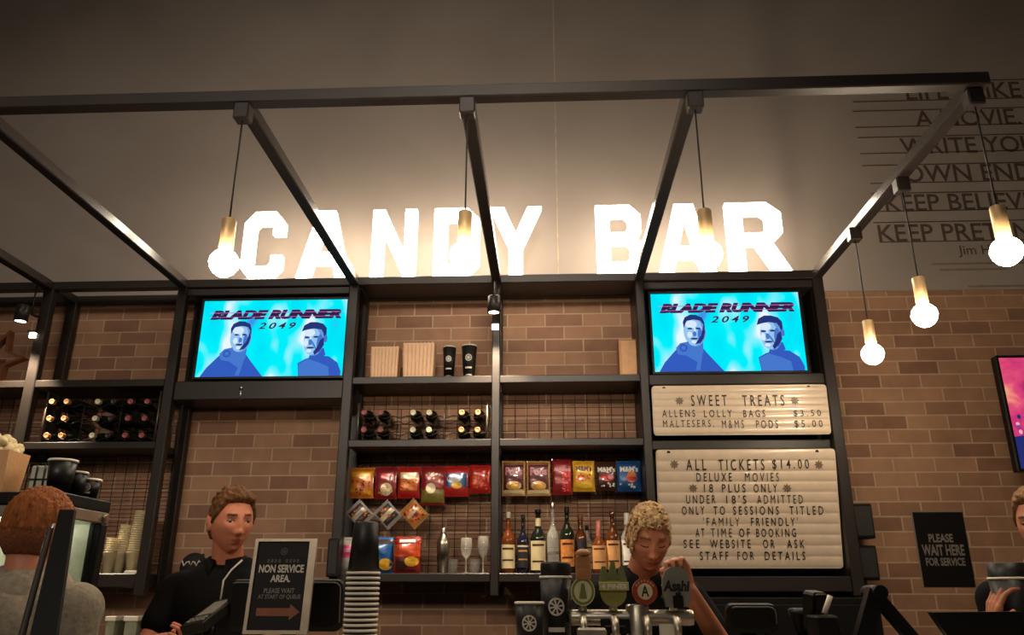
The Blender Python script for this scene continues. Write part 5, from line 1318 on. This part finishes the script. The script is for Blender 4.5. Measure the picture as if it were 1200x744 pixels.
def person(label, head, yaw, pitch, roll, sh_c, sh_w, hips, skin_c, lx_arm, rx_arm, hair_fn, hair_c, shirt_m, cname, trouser_c=(32, 30, 30), wid=1.0, brow_c=None, sleeve=.55, eyes=True, floor_z=0.0, hs=1.0, extra_skin=None, long_sleeve=False, sh_drop=0.02, collar=True, neck_r=.054):
    head = Vector(head); sh_c = Vector(sh_c); hips = Vector(hips)
    root = thing('person', (hips.x, hips.y, floor_z), label, 'person')
    HM = Matrix.Translation(head) @ Euler((0, 0, yaw)).to_matrix().to_4x4() @ Euler((pitch, 0, 0)).to_matrix().to_4x4() @ Euler((0, roll, 0)).to_matrix().to_4x4() @ Matrix.Scale(hs, 4)
    S = MB()
    ds, fs = sphere_dirs(96, 72)
    S.add([HM @ head_point(d, wid) for d in ds], fs)
    for s in (-1, 1):   # ears
        e = MB(); e.sphere((s * .0765 * wid, .012, -.008), (.009, .017, .029), 12, 10); e.sphere((s * .081 * wid, .018, .002), (.007, .012, .022), 12, 8)
        S.add([HM @ p for p in e.v], e.f)
    nb = HM @ Vector((0, .012, -.06)); nc = sh_c + Vector((0, .012, .03))
    S.capsule(nb, nc, neck_r * hs, (neck_r + .006) * hs, 20)
    S.capsule(sh_c + Vector((-sh_w * .26, .02, -.05 - sh_drop)), sh_c + Vector((sh_w * .26, .02, -.05 - sh_drop)), .05, .05)
    S.sphere(sh_c.lerp(hips, .28), (sh_w * .36, .085, .16), 20, 14)
    for (sh, el, wr, hd, sd, cl, nn) in (lx_arm, rx_arm):
        sh, el, wr = Vector(sh), Vector(el), Vector(wr)
        S.capsule(sh.lerp(el, .12), el, .044, .038, 16); S.capsule(el, wr, .039, .026, 16)
        if hd is not None: hand(S, wr, hd, sd, cl, 1.0, normal=nn)
    body = remeshed(S, .0042, 2)
    # materials by place on the face
    inv = HM.inverted(); mi = [0] * len(body.polygons)
    for p in body.polygons:
        c = inv @ p.center
        if c.y < -.05 and c.z < .06:
            ax = abs(c.x)
            if ((c.x / .021) ** 2 + ((c.z + .0655) / .0075) ** 2) < 1 and c.y < -.075: mi[p.index] = 1
            bz = .028 - .2 * max(0, ax - .036)
            if .014 < ax < .047 and abs(c.z - bz) < .0042: mi[p.index] = 2
    link_mesh('body', body, root, [skin(cname, skin_c), LIPS, mat('brow_' + cname, brow_c or tuple(v * .7 for v in hair_c), rough=.8)])
    body.polygons.foreach_set('material_index', mi)
    if eyes:
        for s in (-1, 1):
            m = MB(); c = face_pt(s * .031, .004, 0, wid) + Vector((0, .0085, 0)); rr = .0104
            e = MB(); e.sphere(c, rr, 16, 12)
            for k, f in enumerate(e.f):
                q_ = sum((e.v[i] for i in f), Vector()) / len(f) - c
                e.m[k] = 1 if (q_.y < -rr * .72) else 0
            m.v = [HM @ p for p in e.v]; m.f = e.f; m.m = e.m; m.sm = e.sm; m.build('eye', [EYEW, IRIS], root)
            m = MB(); m.tube([HM @ (face_pt(s * (.031 + .0125 * math.cos(t)), .004 + .0065 * math.sin(t), .0008, wid)) for t in [PI * k / 10 for k in range(11)]], .0014 * hs, 6); m.build('eyelash', mat('lash', (40, 30, 26), rough=.8), root)
    # hair
    if hair_fn:
        ds, fs = sphere_dirs(120, 90); vs = []
        for d in ds:
            h = hair_fn(d); b = head_point(d, wid, 0.0)
            n_ = Vector((d.x / .075, d.y / .096, d.z / .118)).normalized()
            vs.append(HM @ (b + n_ * (-.016 + h)))
        m = MB(); m.add(vs, fs, 0, True)
        m.build('hair', mat('hair_' + cname, hair_c, rough=.7, var=.45, scale=90, bump=.8, bscale=160, stretch=(1.0, 1.0, .18), spec=.25), root)
    # shirt
    T = MB(); mid = sh_c.lerp(hips, .5)
    T.capsule(sh_c + Vector((-sh_w * .36, .02, -.03 - sh_drop)), sh_c + Vector((sh_w * .36, .02, -.03 - sh_drop)), .066, .066, 18)
    T.capsule(sh_c + Vector((-sh_w * .14, .02, .006)), sh_c + Vector((sh_w * .14, .02, .006)), .058, .058, 18)
    T.sphere(sh_c.lerp(hips, .25), (sh_w * .44, .118, .17), 24, 16); T.sphere(mid, (sh_w * .40, .118, .20), 24, 16); T.sphere(sh_c.lerp(hips, .85), (sh_w * .41, .125, .17), 24, 16)
    for (sh, el, wr, hd, sd, cl, nn) in (lx_arm, rx_arm):
        sh, el, wr = Vector(sh), Vector(el), Vector(wr)
        if long_sleeve: T.capsule(sh, el, .066, .056, 16); T.capsule(el, wr, .056, .040, 16)
        else: T.capsule(sh, sh.lerp(el, sleeve), .064, .062, 16)
    link_mesh('shirt', remeshed(T, .008, 6), root, [shirt_m])
    if collar:
        m = MB(); n = 40; ax = (nb - nc).normalized()
        for s_, (r0, r1, h0, h1) in enumerate(((.075, .066, -.004, .046), )):
            vs = []
            for k in range(n + 1):
                a = -PI / 2 + .30 + (2 * PI - .60) * k / n
                gap = 1 - min(k, n - k) / (n / 2); drop = -.05 * gap ** 2.2
                for (rr, hh) in ((r0 + .010 + .012 * gap, h0 + drop), (r1, h1 + drop * .45), (r1 - .006, h1 - .004 + drop * .45), (r0 + .002, h0 + drop)):
                    vs.append(nc + Vector((rr * math.cos(a) * 1.02, rr * math.sin(a) * 1.0 - .012 * gap, hh - .006)))
            fs = [[i * 4 + j, i * 4 + (j + 1) % 4, i * 4 + 4 + (j + 1) % 4, i * 4 + 4 + j] for i in range(n) for j in range(4)] + [[0, 1, 2, 3], [n * 4 + 3, n * 4 + 2, n * 4 + 1, n * 4]]
            m.add(vs, fs, 0, True)
        m.build('collar', shirt_m, root)
    L = MB()
    for s in (-1, 1):
        hp = hips + Vector((s * .09, .015, -.02)); kn = Vector((hips.x + s * .10, hips.y + .0, floor_z + .48)); an = Vector((hips.x + s * .10, hips.y + .02, floor_z + .07))
        L.capsule(hp, kn, .092, .062); L.capsule(kn, an, .062, .048)
    L.capsule(hips + Vector((-.07, .01, .03)), hips + Vector((.07, .01, .03)), .115, .115)
    link_mesh('trousers', remeshed(L, .014, 4), root, [mat('trouser_cloth', trouser_c, rough=.9)])
    for s in (-1, 1):
        m = MB(); m.sphere((hips.x + s * .10, hips.y - .03, floor_z + .045), (.048, .13, .045), 16, 10); m.build('shoe', PLAST, root)
    return root, HM, nc
NZ = lambda d, f: noise.noise(d * f)
POLO = mat('black_polo', (17, 15, 15), spec=.15, rough=.9, var=.15, bump=.1, bscale=200)

# ---- young man behind the counter
def hair_man(d):
    a = abs(math.atan2(d.x, -d.y)); dz = d.z
    line = .60 - .05 * a if a < .7 else (.565 - (a - .7) * .9 if a < 1.25 else (.07 - (a - 1.25) * 1.0 if a < 1.6 else (-.28 - (a - 1.6) * .9 if a < 1.95 else -.58)))
    if 1.42 < a < 1.75: line = max(line, -.1 + .2)
    k = sstep(-.05, .07, dz - line)
    vol = .012 + .012 * sstep(.3, .9, dz) + .012 * sstep(.45, .7, dz) * sstep(.0, .8, -d.y) * (1 + .5 * d.x)
    comb = .0035 * math.sin(24 * d.x + 10 * d.z + 4 * NZ(d, 3)) * sstep(.2, .8, dz)
    return k * (.016 + vol * .75 + comb + .004 * NZ(d, 7)) 
mh = at(271, 611.5, 3.05)
sc = Vector((mh.x - .02, 3.10, mh.z - .185)); hp = Vector((mh.x - .04, 3.12, .95))
ls, rs = sc + Vector((-.185, .02, -.055)), sc + Vector((.185, .02, -.055))
le = Vector((ls.x - .05, 3.02, 1.16)); re = Vector((rs.x + .05, 3.02, 1.16))
lw, rw = at(191, 776, 2.86), at(226, 774, 2.84)
man, HM, nc = person('young man in black polo with short brown hair, looking right beside the framed notice', mh, .72, .10, -.02, sc, .44, hp, (205, 128, 98),
    (ls, le, lw, (.55, -.35, .45), (.6, -.3, .6), .8, None), (rs, re, rw, (-.4, -.4, .5), (-.5, -.3, .6), .8, None), hair_man, (104, 68, 40), POLO, 'man', brow_c=(84, 58, 42))
m = MB(); pts = []
f0 = at(284, 656, 2.985); f1 = at(271, 668, 2.975); f2 = at(262, 680, 2.96); f3 = at(258, 705, 2.955)
m.tube([f0, f1, f2, f3], .0035, 6); m.build('piping', PALE, man)

# ---- woman behind the taps
def hair_woman(d):
    a = abs(math.atan2(d.x, -d.y)); dz = d.z
    line = .52 if a < .5 else (.52 - (a - .5) * .75 if a < 1.0 else (.145 - (a - 1.0) * 1.1))
    line = max(line, -.62)
    if d.x < 0 and a > 1.0: line -= .25
    k = sstep(-.06, .10, dz - line + .05 * NZ(d, 8))
    curl = .007 * NZ(d, 6) + .006 * NZ(d + Vector((3, 1, 2)), 12) + .003 * NZ(d, 24)
    return k * (.016 + .005 + .007 * sstep(.2, .9, dz) + curl * .8)
wh = at(760.5, 630, 2.86)
sc = Vector((wh.x - .015, 2.99, wh.z - .152)); hp = Vector((wh.x - .0, 3.06, .92))
ls, rs = sc + Vector((-.165, .015, -.05)), sc + Vector((.165, .015, -.05))
re = at(853, 768, 2.90); rw = at(806, 690, 2.62)
le = Vector((ls.x - .07, 3.04, 1.13)); lw = at(700, 764, 2.82)
woman, HMw, ncw = person('woman in a black shirt with curly blonde hair, head bowed behind the beer taps', wh, .06, .42, .03, sc, .43, hp, (208, 138, 106),
    (ls, le, lw, (.2, -.8, .1), (1, 0, .2), .6, None), (rs, re, rw, (-.42, -.55, .72), (-.8, -.3, -.2), 1.25, (-.35, -.75, -.2)), hair_woman, (192, 156, 112), POLO, 'woman', wid=.95, hs=.95, brow_c=(150, 100, 62), sleeve=.62, eyes=False)
for s in (-1, 1):
    m = MB(); m.tube([HMw @ face_pt(s * (.031 + .0125 * math.cos(t)), .001 - .004 * math.sin(t), .0002, .95) for t in [PI * k / 10 for k in range(11)]], [.0008] + [.0016] * 9 + [.0008], 6); m.build('eyelash', MATS['lash'], woman)
m = MB(); rnd = random.Random(11)
for k in range(90):
    a = rnd.uniform(-2.6, .95) if k < 60 else rnd.uniform(-3.1, 3.1); dz = rnd.uniform(-.35, .7) if a < -.8 else rnd.uniform(.35, .95)
    d = Vector((math.sin(a) * math.sqrt(1 - dz * dz), -math.cos(a) * math.sqrt(1 - dz * dz), dz))
    if abs(a) < .8 and dz < .55: continue
    b = head_point(d, .97, 0); n_ = Vector((d.x / .075, d.y / .096, d.z / .118)).normalized(); t1 = n_.orthogonal().normalized(); t2 = n_.cross(t1); r_ = rnd.uniform(.004, .009)
    m.tube([HMw @ (b + n_ * (.004 + .008 * (i / 12)) + (t1 * math.cos(i * .75 + k) + t2 * math.sin(i * .75 + k)) * r_ + t2 * (.0012 * i)) for i in range(13)], [.0035] * 12 + [.001], 6)
m.build('curls', MATS['hair_woman'], woman)
m = MB(); p0, p1, p2 = at(775, 700, 2.87), at(783, 690, 2.87), at(789, 684, 2.88)
m.tube([p0, p1, p2], .003, 6); m.build('lanyard', GREYP, woman)

# ---- customer in a grey hooded top, back view
def hair_cust(d):
    a = abs(math.atan2(d.x, -d.y)); dz = d.z
    line = .5 if a < .9 else (.5 - (a - .9) * .8 if a < 1.5 else .02 - (a - 1.5) * .12)
    line = max(line + .03 * NZ(d, 5), -.3)
    if 1.35 < a < 1.8: line = max(line, -.02)
    k = sstep(-.08, .10, dz - line)
    thick = .002 + .009 * sstep(.0, .7, dz)
    return k * (.0165 + thick + .003 * NZ(Vector((d.x * 4, d.y * 4, d.z)), 9) + .002 * math.sin(50 * d.x + 12 * NZ(d, 4)) * sstep(.2, .7, dz))
HOOD = mat('grey_marl_hoodie', (140, 128, 110), rough=.95, var=.22, scale=70, bump=.35, bscale=60)
ch = at(43, 625, 2.02)
sc = Vector((ch.x + .005, 1.99, ch.z - .138)); hp = Vector((ch.x, 1.97, .90))
ls, rs = sc + Vector((-.165, .0, -.045)), sc + Vector((.135, .0, -.045))
cust, HMc, ncc = person('customer in a grey hooded top with ginger hair seen from behind at the left', ch, PI - .25, .06, 0, sc, .37, hp, (190, 122, 92),
    (ls, Vector((ls.x - .05, 1.98, 1.0)), Vector((ls.x + .02, 2.10, 1.02)), (.2, .8, .1), (1, .2, .2), .5, None), (rs, Vector((rs.x + .03, 1.98, 0.98)), Vector((rs.x - .02, 2.08, 1.02)), (-.2, .8, .1), (-1, .2, .2), .5, None), hair_cust, (150, 84, 40), HOOD, 'customer', trouser_c=(50, 52, 60), long_sleeve=True, collar=False, neck_r=.052, sh_drop=.012, hs=.90)
ds, fs = sphere_dirs(90, 70); vs = []
for d in ds:
    a = abs(math.atan2(d.x, -d.y)); k = sstep(.9, 1.2, a) * sstep(-.66, -.5, d.z) * (1 - sstep(.1, .35, d.z)) * (0 if 1.35 < a < 1.8 and d.z < .0 else 1)
    b = head_point(d, 1.0, 0.0); n_ = Vector((d.x / .075, d.y / .096, d.z / .118)).normalized()
    vs.append(HMc @ (b + n_ * (-.0145 + k * (.0168 + .0012 * NZ(d, 30)))))
m = MB(); m.add(vs, fs, 0, True); m.build('short_back_hair', mat('hair_shaved', (122, 70, 42), rough=.9, var=.3, scale=120, bump=.4, bscale=260), cust)
H = MB(); n = 18
for k in range(n):
    a0, a1 = PI + .15 + (PI - .3) * k / n, PI + .15 + (PI - .3) * (k + 1) / n
    f = lambda a: ncc + Vector((.105 * math.cos(a), .100 * math.sin(a) + .01, -.035 - .045 * max(0, -math.sin(a)) ))
    H.capsule(f(a0), f(a1), .030 + .016 * math.sin(PI * k / n), .030 + .016 * math.sin(PI * (k + 1) / n), 12)
H.sphere(ncc + Vector((0, -.105, -.13)), (.11, .05, .10), 20, 14)
link_mesh('hood', remeshed(H, .008, 5), cust, [HOOD])

# ---- person at the right edge
rh = at(1222, 613, 2.95)
sc = Vector((rh.x + .02, 3.05, rh.z - .20)); hp = Vector((rh.x + .03, 3.06, .92))
ls, rs = sc + Vector((-.18, .0, -.05)), sc + Vector((.18, .0, -.05))
le = Vector((ls.x - .02, 2.97, 1.12)); lw = at(1163, 736, 2.82)
other, HMo, nco = person('person in black with brown hair cut off by the right edge of the photo', rh, -.85, .12, 0, sc, .42, hp, (200, 130, 100),
    (ls, le, lw, (.12, -.3, .95), (0, -1, 0), .7, (1, 0, 0)), (rs, Vector((rs.x + .04, 3.0, 1.12)), Vector((rs.x - .05, 2.85, 1.2)), (-.3, -.8, .1), (-1, 0, .2), .5, None), hair_man, (120, 84, 52), POLO, 'other', brow_c=(100, 70, 48))
c = at(1182, 700, 2.80); zt = at(1182, 677.5, 2.80).z; R1 = (at(1206, 680, 2.8).x - at(1161, 680, 2.8).x) / 2
bx = at(1183, 680, 2.8).x
t = black_cup((bx, 2.80, CT - .02), R1 * .78, R1, zt - CT + .02, 'large black paper tub with white rim held at the right edge', None, False)
m = MB().lathe([(R1 * .98, 0), (R1 * .95, .045), (0, .045)], (bx, 2.80, zt + .002), seg=28).build('lid', CUP, t)
